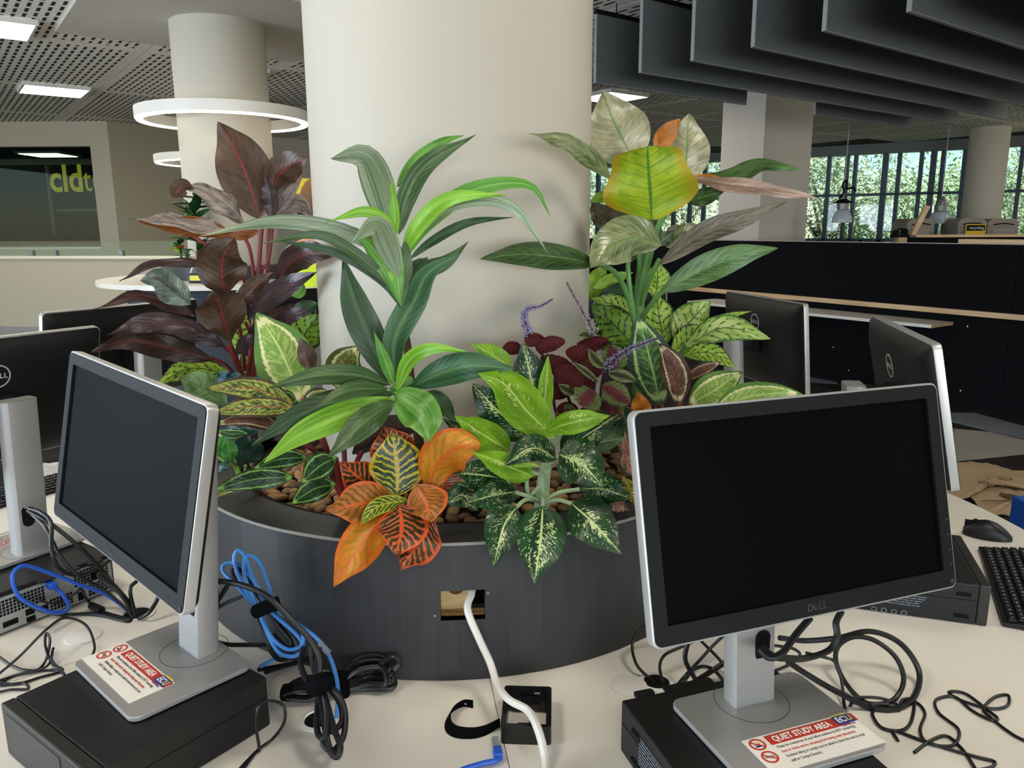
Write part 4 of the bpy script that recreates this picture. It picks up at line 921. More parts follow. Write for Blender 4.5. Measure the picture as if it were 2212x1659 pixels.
LM = {
 'dra': leaf('dracaena_green', strap('#1f3d1e', '#5c7a48', '#7d9a5a')), 'drk': leaf('dracaena_deep', strap('#1d381d', '#3f5f38', '#567a48')),
 'drs': leaf('dracaena_silver', strap('#4f6a4a', '#a9b598', '#8ba07a'), .3), 'drl': leaf('dracaena_lime', strap('#5b9a22', '#9ed248', '#b6dd6a')),
 'drb': leaf('dracaena_bright', strap('#3f7d2a', '#7fb44c', '#98c468')), 'drt': leaf('dracaena_teal', strap('#204a2c', '#4a764a', '#7fa45c')),
 'bur': leaf('burgundy_leaf', veined('#281816', '#45302b', '#50352f', '#7a2628', 16), .32), 'bro': leaf('burgundy_olive', veined('#33231a', '#574030', '#4c3226', '#8a2a2a', 16), .4),
 'bup': leaf('burgundy_purple', veined('#241a1d', '#4a3a3c', '#6a5a5a', '#5a2326', 18), .28), 'bus': leaf('burgundy_silver', veined('#5a4e4a', '#a89a90', '#6a5c56', '#6d4a48', 20), .3),
 'bor': leaf('burgundy_rust', veined('#6a3614', '#9a5a26', '#7a4418', '#5a2a18', 14), .45), 'bug': leaf('burgundy_green', veined('#3c4a44', '#7a8a80', '#5a6a60', '#5a3030', 16), .22),
 'phy': leaf('philo_yellow', veined('#7a9c14', '#a9bc24', '#4f7d18', '#4a7a1a', 7, '#a8961c'), .42, transl=.2), 'phg': leaf('philo_glossy', veined('#4a5a34', '#8a9268', '#a9ae84', '#6a8a44', 9), .22, .6),
 'phs': leaf('philo_silver', veined('#8a8a6c', '#c0bb9a', '#7d8a60', '#6f9450', 8), .28, .6), 'phd': leaf('philo_dark', veined('#1f3318', '#3f5a2c', '#5a7a44', '#5f8a48', 10), .35),
 'phm': leaf('philo_mid', veined('#38562a', '#5f7f48', '#7a9a5c', '#5c8a48', 9), .35), 'pho': leaf('philo_orange', veined('#94550f', '#c07a1e', '#8a4c10', '#8a5a1c', 12), .4),
 'php': leaf('philo_pink', veined('#8a6a5c', '#cdb0a2', '#7a5a4c', '#a07040', 16), .3), 'phb': leaf('philo_brown', veined('#4a4238', '#7d7464', '#5c5446', '#6a5c44', 16), .3), 'phl': leaf('philo_lime', veined('#5f8f1c', '#98bf3a', '#4f7f1c', '#6a9a2c', 8), .4),
 'call': leaf('calathea_light', calathea('#5f8a3c', '#7fa84c', '#b4cc6c', '#ece8b0', '#cfe08c'), .42), 'cald': leaf('calathea_dark', calathea('#24402a', '#2c4c28', '#5f8a44', '#a9c07a', '#8fb85c'), .4),
 'calm': leaf('calathea_maroon', calathea('#4a3028', '#5a3e34', '#7a5a4c', '#c9bd96', '#7a1f28'), .42), 'calo': leaf('calathea_olive', calathea('#4f5a26', '#5f6a2c', '#8f9a4c', '#dcd49a', '#8a3a26'), .42),
 'cals': leaf('calathea_striped', calathea('#4a3c2c', '#3a4a24', '#b4c45c', '#a8b04c', '#a8443a', .72), .45), 'cale': leaf('calathea_edged', calathea('#25401f', '#16301a', '#33592c', '#8fc05c', '#7fb454', .74), .38),
 'calb': leaf('calathea_bud', veined('#3a2a22', '#6a5444', '#8a745c', '#4a2c24', 26), .45), 'calk': leaf('calathea_umber', veined('#20180f', '#3a2c20', '#4a3020', '#5a2420', 12), .5),  # the second of these is a very dark brown leaf
 'croy': leaf('croton_yellow', croton('#16301a', '#2a4a1c', '#c9bc24', '#c4a81c', 9), .32), 'croo': leaf('croton_orange', croton('#c9641c', '#dd9a2c', '#8a7d24', '#d8691f', 9, .45), .36),
 'cror': leaf('croton_red', croton('#2a2a16', '#4a3a1c', '#d8683c', '#d85a2c', 9), .38), 'crog': leaf('croton_peach', croton('#9a5a24', '#c9803c', '#5a4a1c', '#dd6a34', 9, .8), .38), 'crol': leaf('croton_lime', croton('#2f4a1c', '#4a5f1c', '#b8c03a', '#a8b83a', 9), .38),
 'die': leaf('dieffenbachia_dark', fleck('#12301a', '#22502a', '#cfe0a0', '#c4d890'), .33), 'dil': leaf('dieffenbachia_lime', fleck('#6fa41c', '#98c936', '#dbe88c', '#cfe488', .62), .36, transl=.2), 'dig': leaf('dieffenbachia_grey', fleck('#3a5238', '#5f7a58', '#8aa47a', '#9ab48a', .62), .4),
 'agl': leaf('aglaonema_lime', aglao('#8cb83a', '#b4d45c', '#27421c', '#3f6a24'), .4, transl=.2), 'agp': leaf('aglaonema_pale', aglao('#a4c85c', '#d0e090', '#4f7a34', '#4f7a34'), .4, transl=.2), 'agd': leaf('aglaonema_deep', aglao('#5f8a24', '#84ac34', '#20381a', '#2f5a1c'), .4),
 'col': leaf('coleus_burgundy', centred('#4a1216', '#3a0d10', '#6a2a2c'), .65, .2, bump=.4), 'cog': leaf('coleus_green', centred('#6a2438', '#6a7f48', '#2a2a1c'), .6, .25, bump=.4), 'coe': leaf('coleus_edge', centred('#3a3a24', '#8a9a68', '#3a3c24'), .6, .25),
 'pot': leaf('pothos_green', veined('#2f7a34', '#5fae4c', '#4f9a44', '#7fc45c', 6), .25), 'pod': leaf('teal_leaf', veined('#122f26', '#224a3c', '#1c3f34', '#2f5a4a', 8), .3),
 'pal': leaf('pale_green_leaf', veined('#4f7a44', '#8fb47c', '#a4c490', '#5f8a4c', 6), .4), 'blu': leaf('blue_kale', veined('#24485a', '#4a7d94', '#a4c4cc', '#8ab4c0', 12), .5),
 'fit': leaf('pink_speckle', fleck('#2a3a24', '#3f4a30', '#dca49a', '#c4443a', .50), .5)}
M_stalkr = plain('red_stalk', '#7a2a2c', .4, .4, var=.2, scale=30); M_stalkg = plain('green_stalk', '#5c8a48', .4, .4, var=.15, scale=20)
M_stalkp = plain('pale_stalk', '#a9c09a', .4, .4, var=.15, scale=30); M_stalkd = plain('dark_stalk', '#3a2420', .5, .3, var=.2); M_cane = plain('brown_cane', '#4a3a2a', .8, .2, var=.3, scale=40, bump=.3, bscale=60)
PROF = {'lance': (.72, .95, .35), 'ovate': (.66, .80, .45), 'ell': (.88, .85, .30), 'obov': (1.25, .8, .15), 'round': (.92, .55, .10)}
SHIELD = [(0, .12), (.07, .42), (.18, .80), (.32, 1.0), (.48, .98), (.62, .84), (.74, .77), (.87, .74), (.94, .66), (.98, .40), (1, .10)]
def profile(kind, t):
    if kind == 'shield':
        for (a, b), (c, d) in zip(SHIELD, SHIELD[1:]):
            if t <= c: return b + (d-b)*(t-a)/(c-a)
    a, b, k = PROF[kind]; t = min(max(t, 0), 1); w = max(0.0, math.sin(math.pi*t**a))**b
    q = max(0, (t-.72)/.28); return max(w*(1 - k*q*q*(3-2*q)*(1-t)/.28*1.6 if q < 1 else 0), .012 if 0 < t < 1 else .02)
def make_leaf(plant, base, style, pts, w, Yb, Yt, roll=0, kind='lance', fold=.22, wave=.08, arch=0, ser=0, nm='leaf', twist=0):
    pix = [tuple(float(q) for q in s.split(',')) for s in pts.split()]
    n = len(pix); P = []
    for i, (x, y) in enumerate(pix):
        f = i/(n-1); P.append(atY(x, y, Yb + (Yt-Yb)*f - arch*math.sin(math.pi*f)))
    nv = 18 if not ser else 30; nu = 8
    mid = cr(P, 12); m = len(mid); L = [0]
    for i in range(1, m): L.append(L[-1] + (mid[i]-mid[i-1]).length)
    def samp(t):
        d = t*L[-1]
        for i in range(1, m):
            if L[i] >= d: return mid[i-1].lerp(mid[i], (d-L[i-1])/max(1e-9, L[i]-L[i-1]))
        return mid[-1]
    mb = MB(); mb.uv = []; rs = random.Random(int(pix[0][0]*31+pix[0][1]*7)); ph = rs.uniform(0, 6.28); fq = rs.uniform(1.3, 2.4)
    S_ = None
    for j in range(nv+1):
        t = j/nv; c = samp(t); T = (samp(min(1, t+.03)) - samp(max(0, t-.03))).normalized(); D = (c-CAM).normalized()
        s0 = T.cross(D)
        if s0.length < .15 and S_: s0 = S_ - T*S_.dot(T)
        s0.normalize(); S_ = s0.copy(); n0 = s0.cross(T)
        if n0.dot(D) > 0: n0 = -n0
        rr = R(roll + twist*t); S = s0*math.cos(rr) + n0*math.sin(rr); N = n0*math.cos(rr) - s0*math.sin(rr)
        dep = (c-CAM).dot(_f); hw = .54*w*dep/FPX/max(.4, math.cos(R(roll)))*profile(kind, t)
        if ser: hw *= 1 + ser*(((t*11) % 1) - .5)
        for k in range(nu+1):
            s = -1 + 2*k/nu
            off = fold*abs(s)*hw*(1 if rs else 1) - .10*hw*s*s + wave*w*dep/FPX*abs(s)*math.sin(6.283*fq*t + ph + (1.3 if s > 0 else 0))
            mb.v.append(c + S*(s*hw) - N*off*1.0 - base); mb.uv.append(((s+1)/2, t))
    for j in range(nv):
        for k in range(nu):
            a = j*(nu+1)+k; mb.f.append((a, a+1, a+nu+2, a+nu+1))
    me = mb.mesh(nm); me.materials.append(LM[style]); smooth_me(me, 180)
    o = bpy.data.objects.new(nm, me); COL.objects.link(o); o.parent = plant; return o
def stalk(plant, base, pts, r, m, nm='leaf_stalk', seg=7):
    P = [atY(x, y, Y) - base for x, y, Y in pts]; return MB().tube(P, r, seg, 6).build(nm, m, plant, True)
SOIL = DZ + .25
def plant(name, label, px, py, Y, cat='plant', r=.006, m=None):
    q = atY(px, py, Y); v = Vector((q.x-CTR.x, q.y-CTR.y, 0)); rr = min(max(v.length, .375), .525); v = v.normalized()*rr
    b = Vector((CTR.x+v.x, CTR.y+v.y, SOIL)); t = thing(name, label, cat, b)
    MB().tube([(0, 0, -.015), (q-b)*.5 + Vector((0, 0, .01)), q-b], r, 7, 5).build('root_stem', m or M_stalkd, t, True)
    return t, b
# ---------------------------------------------------------------- burgundy plant, left of the column
p, b = plant('burgundy_cordyline', 'tall burgundy leaved plant left of the column', 535, 850, 1.95)
for s in ([(535, 850, 1.95), (548, 720, 1.95), (556, 600, 1.95), (566, 470, 1.95)], [(530, 850, 1.93), (515, 790, 1.92), (497, 742, 1.9)], [(540, 850, 1.96), (560, 700, 1.97), (575, 600, 1.97), (580, 480, 1.97)]):
    stalk(p, b, s, lambda q: .010*(1-.4*q), M_stalkr)
for s in ([(520, 830, 1.92), (490, 790, 1.88), (455, 772, 1.86)], [(522, 820, 1.92), (505, 770, 1.88), (480, 746, 1.86)], [(545, 660, 1.95), (525, 600, 1.92), (505, 560, 1.9), (455, 533, 1.9), (400, 500, 1.9)], [(548, 640, 1.95), (575, 620, 1.9), (600, 605, 1.87)],
          [(530, 800, 1.93), (520, 720, 1.9), (508, 665, 1.88)], [(540, 800, 1.94), (545, 740, 1.9), (530, 695, 1.88)], [(552, 620, 1.95), (540, 540, 1.93), (520, 500, 1.93)], [(528, 815, 1.92), (500, 760, 1.84), (491, 640, 1.84)], [(556, 590, 1.95), (580, 560, 1.96), (590, 470, 1.96)]):
    stalk(p, b, s, .0045, M_stalkr)
B = lambda st, pts, w, yb, yt, **k: make_leaf(p, b, st, pts, w, yb, yt, **k)
B('bup', '607,470 640,448 675,462', 50, 2.05, 2.1, kind='ell', roll=20); B('bus', '600,472 640,440 676,468', 40, 2.0, 2.05, kind='ell')
B('bus', '588,471 620,425 657,374', 24, 1.97, 2.0)
B('bro', '589,425 601,381 632,354 668,344', 64, 1.95, 1.9, kind='ell', fold=.35)
B('bro', '561,474 540,400 508,325 470,262', 108, 1.93, 1.96, kind='ell', wave=.04)
B('bup', '586,474 584,430 571,378', 32, 1.91, 1.9, kind='ell', fold=.5)
B('bus', '527,482 487,442 433,410 402,404', 46, 1.93, 1.86, roll=25, kind='ell', wave=.15); B('bro', '420,408 398,400 384,412 372,427', 34, 1.87, 1.82, kind='obov')
B('bor', '512,510 440,494 360,485 300,478', 40, 1.92, 1.80, roll=-20, kind='ell', wave=.12); B('bus', '490,492 433,486 354,473 279,474', 30, 1.905, 1.78, roll=30, kind='lance', wave=.2); B('bor', '560,500 520,503 470,505', 30, 1.94, 1.9, kind='ell')
B('bup', '444,572 390,564 320,574 258,606', 20, 1.88, 1.74, roll=45, wave=.2)
B('bro', '488,636 480,600 482,555 505,514', 98, 1.84, 1.80, kind='ell', wave=.05)
B('bro', '509,664 545,625 590,588', 40, 1.86, 1.88, kind='ell', fold=.4)
B('bur', '599,606 630,566 672,546 720,552', 56, 1.86, 1.66, kind='ell', wave=.12); B('bup', '536,690 580,645 630,612 682,588', 46, 1.86, 1.72, wave=.1, kind='ell')
B('bur', '531,750 575,700 634,655', 40, 1.88, 1.86, kind='ell'); B('bup', '585,708 625,682 671,672', 32, 1.9, 1.82, kind='ell'); B('bup', '513,766 530,740 551,721', 28, 1.85, 1.83, kind='ell')
B('bug', '413,656 372,626 338,602 304,606', 58, 1.82, 1.74, kind='ell', roll=15, wave=.12); B('bur', '425,684 360,655 299,638 250,650 191,674', 24, 1.85, 1.68, roll=40, wave=.15)
B('bup', '484,750 400,706 310,699 232,722', 46, 1.84, 1.70, kind='ell', wave=.22, roll=20); B('bur', '462,778 361,752 275,736 198,760', 50, 1.84, 1.66, kind='ell', wave=.16)
B('bro', '497,742 484,690 473,655 462,630', 98, 1.82, 1.76, kind='obov', fold=.45, wave=.1)
# ---------------------------------------------------------------- dracaena in front of the column
p, b = plant('dracaena', 'two tiered green dracaena in front of the column', 908, 985, 1.50)
stalk(p, b, [(908, 985, 1.5), (902, 928, 1.5), (886, 815, 1.5), (880, 750, 1.5), (866, 666, 1.5), (862, 560, 1.5)], lambda q: .0105*(1-.35*q), M_cane, 'cane')
B('drs', '848,506 818,400 784,338 715,342', 66, 1.49, 1.42, kind='ell', roll=10); B('drb', '857,404 905,345 960,305 1004,292', 30, 1.52, 1.54, wave=.2); B('dra', '862,506 876,431 922,354 1028,291', 42, 1.5, 1.50, wave=.15)
B('drl', '857,506 850,440 839,371', 20, 1.48, 1.48, fold=.6)
B('drb', '871,560 920,483 1020,411 1142,399 1189,468', 36, 1.49, 1.40, wave=.12); B('drl', '868,552 907,483 975,428 1094,420', 34, 1.475, 1.38, wave=.12); B('drs', '905,510 960,450 1043,430 1110,449 1151,499 1184,547', 28, 1.46, 1.34, wave=.1)
B('drk', '884,560 934,521 1011,481 1110,469', 20, 1.5, 1.5, wave=.2); B('dra', '878,640 915,588 965,565 1012,522', 36, 1.5, 1.5, wave=.1); B('drk', '882,600 905,575 925,555', 34, 1.51, 1.54)
B('drl', '857,506 835,473 780,457 703,482', 22, 1.47, 1.40, roll=20, wave=.15)
B('drs', '857,580 816,533 712,492 590,479 432,510', 34, 1.47, 1.38, wave=.1); B('dra', '862,636 816,587 753,537 681,507 563,527', 24, 1.46, 1.38); B('drk', '862,650 812,595 726,546 590,517', 22, 1.48, 1.44)
B('drb', '866,662 840,585 800,530 770,508', 40, 1.455, 1.42, kind='obov'); B('drl', '867,658 850,560 838,495', 34, 1.45, 1.43, fold=.4, kind='obov'); B('drs', '862,598 838,532 812,487 762,522', 50, 1.44, 1.36, kind='ell'); B('dra', '868,664 872,600 876,520', 34, 1.45, 1.46, fold=.4, kind='obov'); B('drk', '868,668 845,615 812,565', 30, 1.46, 1.46, kind='obov'); B('drb', '867,662 858,590 852,500', 30, 1.445, 1.44, fold=.4, kind='obov')
# lower crown
stalk(p, b, [(886, 822, 1.49), (868, 832, 1.47), (850, 846, 1.45)], .011, M_stalkg, 'crown_sheath')
B('drk', '845,828 807,747 767,657 741,556', 66, 1.49, 1.52, kind='ell', wave=.05); B('drt', '855,828 852,735 896,648 925,589 995,547', 54, 1.47, 1.45, kind='ell'); B('drb', '850,832 832,780 807,715', 24, 1.45, 1.44, fold=.5)
B('drl', '857,842 884,779 934,753 1012,760', 30, 1.44, 1.36, wave=.15); B('drt', '890,836 952,806 1020,790 1112,796', 62, 1.47, 1.36, kind='ell', wave=.06)
B('drk', '907,852 948,868 985,912', 40, 1.5, 1.46, kind='ell'); B('dra', '845,832 771,810 681,812 579,838', 42, 1.46, 1.32, kind='ell', wave=.08)
B('drk', '852,850 753,862 649,896 544,962', 54, 1.46, 1.30, kind='ell', wave=.06); B('dra', '838,840 762,842 681,879', 36, 1.44, 1.32, kind='ell', wave=.08); B('dra', '852,868 789,912 708,988', 56, 1.43, 1.28, kind='ell'); B('drl', '850,860 749,894 649,938 570,1000', 56, 1.44, 1.28, kind='ell', wave=.06)
B('drb', '850,848 886,872 918,905 926,957', 84, 1.44, 1.34, kind='ell', fold=.3)
# ---------------------------------------------------------------- tall broad leaved plant right of the column
p, b = plant('broad_leaf_plant', 'tall broad leaved plant with a yellow leaf right of the column', 1380, 850, 1.86)
stalk(p, b, [(1380, 850, 1.86), (1378, 700, 1.86), (1388, 560, 1.86), (1398, 470, 1.84)], lambda q: .017*(1-.45*q), M_stalkg, 'main_stem', 9)
for s in ([(1376, 720, 1.84), (1355, 640, 1.8), (1330, 590, 1.75), (1290, 567, 1.68)], [(1380, 640, 1.85), (1400, 540, 1.83), (1406, 470, 1.76)], [(1385, 600, 1.85), (1375, 520, 1.86), (1358, 450, 1.88), (1372, 355, 1.9)], [(1388, 620, 1.86), (1420, 500, 1.88), (1445, 450, 1.9), (1482, 390, 1.92)], [(1385, 660, 1.85), (1405, 600, 1.82), (1425, 560, 1.8)],
          [(1384, 690, 1.84), (1405, 660, 1.8), (1436, 622, 1.76)], [(1386, 580, 1.86), (1362, 500, 1.85), (1320, 385, 1.75)], [(1390, 560, 1.87), (1440, 440, 1.88), (1491, 390, 1.86)], [(1372, 700, 1.84), (1360, 620, 1.83), (1358, 560, 1.83), (1380, 530, 1.8)]):
    stalk(p, b, s, .006, M_stalkg)
stalk(p, b, [(1390, 560, 1.88), (1402, 520, 1.88), (1415, 470, 1.88)], .009, M_cane, 'dry_sheath')
B('phs', '1376,360 1348,306 1322,254 1302,196', 122, 1.92, 1.94, kind='ell', wave=.06); B('phs', '1480,400 1484,320 1488,246', 92, 1.95, 1.97, kind='ell'); B('pho', '1415,330 1440,290 1470,256', 40, 1.93, 1.94, kind='ell')
B('phg', '1322,384 1262,330 1208,302 1142,289', 38, 1.74, 1.52, wave=.15, kind='lance', roll=20); B('phl', '1318,428 1296,426 1272,436', 22, 1.95, 1.95)
B('phb', '1367,496 1345,455 1318,420', 56, 1.9, 1.92, kind='ell'); B('phb', '1325,490 1300,465 1276,440', 48, 1.94, 1.98, kind='ell'); B('phg', '1440,535 1480,505 1525,490', 42, 1.92, 1.94, kind='ell'); B('phb', '1340,560 1355,545 1385,540', 44, 1.88, 1.88, kind='ell')
B('phm', '1488,392 1586,382 1651,356 1724,367', 36, 1.88, 1.76, wave=.15, roll=30, kind='ell'); B('phd', '1485,436 1520,425 1565,412', 36, 1.86, 1.82, kind='ell'); B('php', '1486,386 1564,398 1673,412 1768,430', 30, 1.84, 1.68, roll=25, wave=.15, kind='ell'); B('pho', '1490,384 1540,388 1580,398', 20, 1.85, 1.8, kind='ell')
B('phb', '1424,572 1521,503 1608,472 1700,435', 46, 1.80, 1.66, wave=.1, kind='ell'); B('phm', '1428,630 1512,586 1599,552 1680,536', 60, 1.76, 1.62, wave=.07, kind='ell'); B('phd', '1418,528 1436,515 1455,499', 28, 1.82, 1.82, kind='ell')
B('phd', '1292,570 1208,556 1122,549 1036,560', 54, 1.68, 1.48, kind='ell', wave=.08); B('phg', '1428,528 1370,512 1315,535 1275,580', 92, 1.74, 1.62, kind='ell', fold=.3, wave=.06)
B('phy', '1408,474 1405,420 1401,370 1398,316', 190, 1.74, 1.70, kind='shield', fold=.10, wave=.05)
# ---------------------------------------------------------------- orange croton at the planter edge
p, b = plant('croton', 'orange and yellow croton hanging over the planter rim', 868, 1110, 1.44)
stalk(p, b, [(868, 1112, 1.44), (866, 1075, 1.43), (872, 1040, 1.42)], .007, M_cane, 'stem')
B('cror', '862,1010 848,970 832,921', 92, 1.46, 1.49, kind='ell'); B('cror', '950,1062 968,1030 990,1000', 40, 1.42, 1.42, kind='ell')
B('cror', '828,1064 780,1035 736,998', 74, 1.41, 1.36, kind='ell'); B('croo', '926,1076 942,1008 985,968 1037,962', 96, 1.39, 1.34, kind='obov', fold=.35)
B('croy', '858,1072 858,1010 847,934', 112, 1.38, 1.40, kind='ell', wave=.04); B('crog', '846,1072 790,1086 707,1102', 88, 1.38, 1.28, kind='ell')
B('croo', '852,1100 800,1150 760,1205 720,1268', 84, 1.36, 1.22, kind='ell'); B('crol', '882,1080 816,1094 777,1136', 34, 1.36, 1.27, kind='ell')
B('cror', '930,1116 905,1170 864,1230', 88, 1.35, 1.24, kind='ell'); B('cror', '862,1090 868,1140 856,1196', 108, 1.34, 1.24, kind='ell', wave=.04); B('crog', '900,1050 920,1085 928,1124', 92, 1.36, 1.29, kind='ell', fold=.4)
# ---------------------------------------------------------------- dieffenbachia
p, b = plant('dieffenbachia', 'dark and lime speckled dieffenbachia hanging over the planter front', 1170, 1095, 1.44)
stalk(p, b, [(1170, 1095, 1.44), (1174, 1040, 1.44), (1182, 990, 1.44), (1176, 930, 1.44)], lambda q: .016*(1-.5*q), M_stalkp, 'main_stem', 9)
for s in ([(1170, 1085, 1.42), (1140, 1072, 1.4), (1113, 1063, 1.39)], [(1176, 1085, 1.42), (1205, 1065, 1.4), (1252, 1057, 1.4)], [(1178, 1088, 1.41), (1205, 1080, 1.39), (1236, 1088, 1.37)], [(1170, 1080, 1.41), (1173, 1075, 1.39), (1172, 1098, 1.36)], [(1160, 1082, 1.42), (1135, 1080, 1.39), (1115, 1096, 1.36)],
          [(1182, 1060, 1.42), (1178, 1030, 1.4), (1150, 1020, 1.38)], [(1182, 985, 1.43), (1200, 955, 1.42), (1212, 935, 1.41)], [(1165, 985, 1.43), (1160, 960, 1.43), (1148, 945, 1.43)], [(1180, 1010, 1.42), (1200, 990, 1.4), (1215, 985, 1.39)], [(1165, 1050, 1.43), (1145, 1070, 1.42), (1138, 1050, 1.42), (1140, 1020, 1.42)]):
    stalk(p, b, s, .0042, M_stalkp)
D = 'ovate'
B('dil', '1102,792 1060,765 1018,742', 44, 1.52, 1.54, kind=D); B('die', '1080,968 1010,940 958,904', 46, 1.5, 1.5, kind=D); B('dig', '1262,970 1300,955 1352,946', 40, 1.46, 1.42, kind='ell')
B('die', '1166,916 1150,832 1129,740', 84, 1.47, 1.50, kind='ell'); B('die', '1150,948 1085,896 1020,830', 84, 1.45, 1.42, kind='ell'); B('dil', '1098,972 1042,938 983,898', 66, 1.43, 1.36, kind=D)
B('dil', '1176,918 1178,850 1184,768', 32, 1.45, 1.46, kind='ell', fold=.7); B('dil', '1198,944 1140,890 1090,830 1034,806', 88, 1.42, 1.36, kind='ell', wave=.08); B('dil', '1180,932 1231,914 1318,898', 48, 1.41, 1.33, kind='ell', wave=.1)
B('die', '1209,976 1256,947 1340,892', 62, 1.42, 1.38, kind=D); B('die', '1252,1038 1300,1035 1356,1050', 36, 1.42, 1.36, kind=D); B('die', '1248,1058 1302,1056 1364,1078', 58, 1.41, 1.34, kind='ell')
B('die', '1078,1032 1031,1025 985,1024', 66, 1.42, 1.36, kind=D); B('die', '1115,1062 1067,1070 1008,1086', 64, 1.40, 1.32, kind=D); B('die', '968,1086 1000,1070 1032,1102', 52, 1.42, 1.36, kind='ell')
B('dil', '1152,1030 1085,1002 1020,976', 54, 1.38, 1.32, kind=D); B('die', '1202,990 1149,968 1092,1004', 58, 1.39, 1.32, kind='ell', wave=.1); B('dil', '1103,1002 1135,1000 1168,1009', 18, 1.35, 1.34)
B('die', '1208,982 1258,1004 1303,1052', 98, 1.38, 1.29, kind=D, wave=.05)
B('die', '1116,1094 1088,1138 1066,1224', 82, 1.36, 1.245, kind=D, wave=.04); B('die', '1232,1086 1280,1128 1344,1198', 92, 1.37, 1.25, kind=D, wave=.04); B('die', '1172,1094 1168,1165 1155,1260', 104, 1.35, 1.23, kind=D, wave=.03)
# ---------------------------------------------------------------- calathea left
p, b = plant('calathea', 'patterned calathea left of the dracaena', 745, 1090, 1.50)
for s in ([(745, 1090, 1.5), (720, 1010, 1.5), (680, 900, 1.52), (655, 860, 1.54)], [(750, 1090, 1.5), (742, 960, 1.52), (733, 845, 1.54)], [(742, 1090, 1.49), (700, 960, 1.48), (630, 880, 1.46)], [(748, 1085, 1.49), (735, 1040, 1.46), (725, 990, 1.44)], [(744, 1085, 1.49), (690, 985, 1.47), (612, 930, 1.44)], [(752, 1090, 1.5), (770, 1000, 1.52), (800, 950, 1.54)]):
    stalk(p, b, s, .0055, M_stalkr)
B('call', '662,870 631,812 600,746 554,676', 116, 1.58, 1.62, kind='ell', wave=.04); B('calb', '672,804 662,765 648,730', 38, 1.53, 1.54, kind='ell', fold=.6); B('calo', '733,846 748,785 776,750', 78, 1.58, 1.56, kind='ell'); B('calo', '655,880 680,860 720,850', 40, 1.56, 1.54, kind='ell')
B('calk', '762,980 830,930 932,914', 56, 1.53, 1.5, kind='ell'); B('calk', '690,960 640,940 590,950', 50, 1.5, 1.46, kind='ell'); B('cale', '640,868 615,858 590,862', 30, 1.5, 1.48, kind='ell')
B('cals', '636,872 550,840 446,838', 52, 1.47, 1.36, kind='ell', roll=20); B('cals', '640,882 550,878 455,892', 44, 1.45, 1.34, kind='ell', roll=20); B('calm', '618,932 546,904 455,918', 34, 1.44, 1.34, kind='ell', roll=25)
B('cale', '665,988 604,992 548,1012', 40, 1.44, 1.37, kind='ell'); B('cale', '728,988 692,1006 652,1042', 56, 1.43, 1.36, kind='ell'); B('calo', '560,1040 500,1050 452,1078', 34, 1.42, 1.38, kind='ell')
B('cale', '634,1030 546,1036 465,1058', 46, 1.42, 1.35, kind='ell'); B('cale', '726,1046 680,1056 630,1088', 52, 1.41, 1.35, kind='ell')
# ---------------------------------------------------------------- calathea right
p, b = plant('calathea', 'patterned calathea above the nearest right monitor', 1452, 960, 1.62)
for s in ([(1452, 960, 1.62), (1440, 915, 1.62), (1428, 872, 1.62)], [(1454, 960, 1.62), (1462, 915, 1.6), (1464, 872, 1.6)], [(1458, 960, 1.62), (1480, 905, 1.63), (1490, 872, 1.63)], [(1460, 960, 1.62), (1510, 910, 1.62), (1545, 888, 1.62)], [(1456, 955, 1.63), (1470, 870, 1.66), (1484, 818, 1.68)]): stalk(p, b, s, .005, M_stalkr)
B('calm', '1478,820 1515,800 1558,782', 28, 1.68, 1.66, kind='ell'); B('call', '1486,876 1540,845 1604,802', 72, 1.64, 1.60, kind='ell'); B('call', '1540,892 1600,862 1670,850 1734,853', 56, 1.60, 1.5, kind='ell', roll=15)
B('cald', '1428,878 1410,800 1393,735 1378,682', 94, 1.62, 1.66, kind='ell', wave=.03); B('calm', '1464,876 1462,816 1445,772 1421,741', 58, 1.59, 1.6, kind='ell')
# ---------------------------------------------------------------- aglaonema right and left (behind)
p, b = plant('aglaonema', 'lime variegated aglaonema behind the broad leaf plant', 1420, 830, 2.02)
for s in ([(1420, 830, 2.02), (1400, 780, 2.0), (1368, 742, 1.98)], [(1420, 830, 2.02), (1430, 780, 2.02), (1434, 740, 2.02)], [(1422, 830, 2.02), (1440, 780, 2.0), (1460, 735, 2.0)], [(1424, 830, 2.02), (1455, 785, 1.98), (1482, 745, 1.96)], [(1418, 830, 2.04), (1417, 720, 2.08), (1417, 640, 2.1)], [(1424, 830, 2.02), (1450, 790, 1.98), (1478, 767, 1.95)]): stalk(p, b, s, .005, M_stalkg)
B('phl', '1278,648 1288,610 1308,570', 42, 2.14, 2.16, kind='ell'); B('phl', '1280,622 1320,605 1368,588', 26, 2.12, 2.14, kind='ell'); B('drk', '1374,618 1330,628 1282,652', 28, 2.1, 2.12, kind='ell'); B('agl', '1376,684 1330,660 1278,645', 48, 2.06, 2.08, kind='ell')
B('agl', '1417,644 1420,605 1422,564', 58, 2.1, 2.12, kind='ell'); B('agl', '1436,745 1425,690 1416,632', 70, 2.04, 2.08, kind='ell'); B('agd', '1370,748 1330,705 1278,658', 74, 1.98, 2.02, kind='ell'); B('agd', '1340,760 1310,735 1285,700', 40, 2.0, 2.04, kind='ell')
B('agp', '1458,736 1490,695 1533,650', 74, 2.02, 2.04, kind='ell', wave=.1); B('agl', '1454,760 1490,730 1530,704', 56, 1.98, 1.98, kind='ell'); B('agp', '1480,748 1564,708 1664,732', 54, 1.96, 1.84, kind='ell'); B('agl', '1530,694 1575,682 1624,672', 14, 2.0, 1.96); B('agl', '1476,768 1534,762 1588,794', 42, 1.94, 1.86, kind='ell')
p, b = plant('aglaonema', 'lime variegated aglaonema behind the burgundy plant', 575, 860, 2.10)
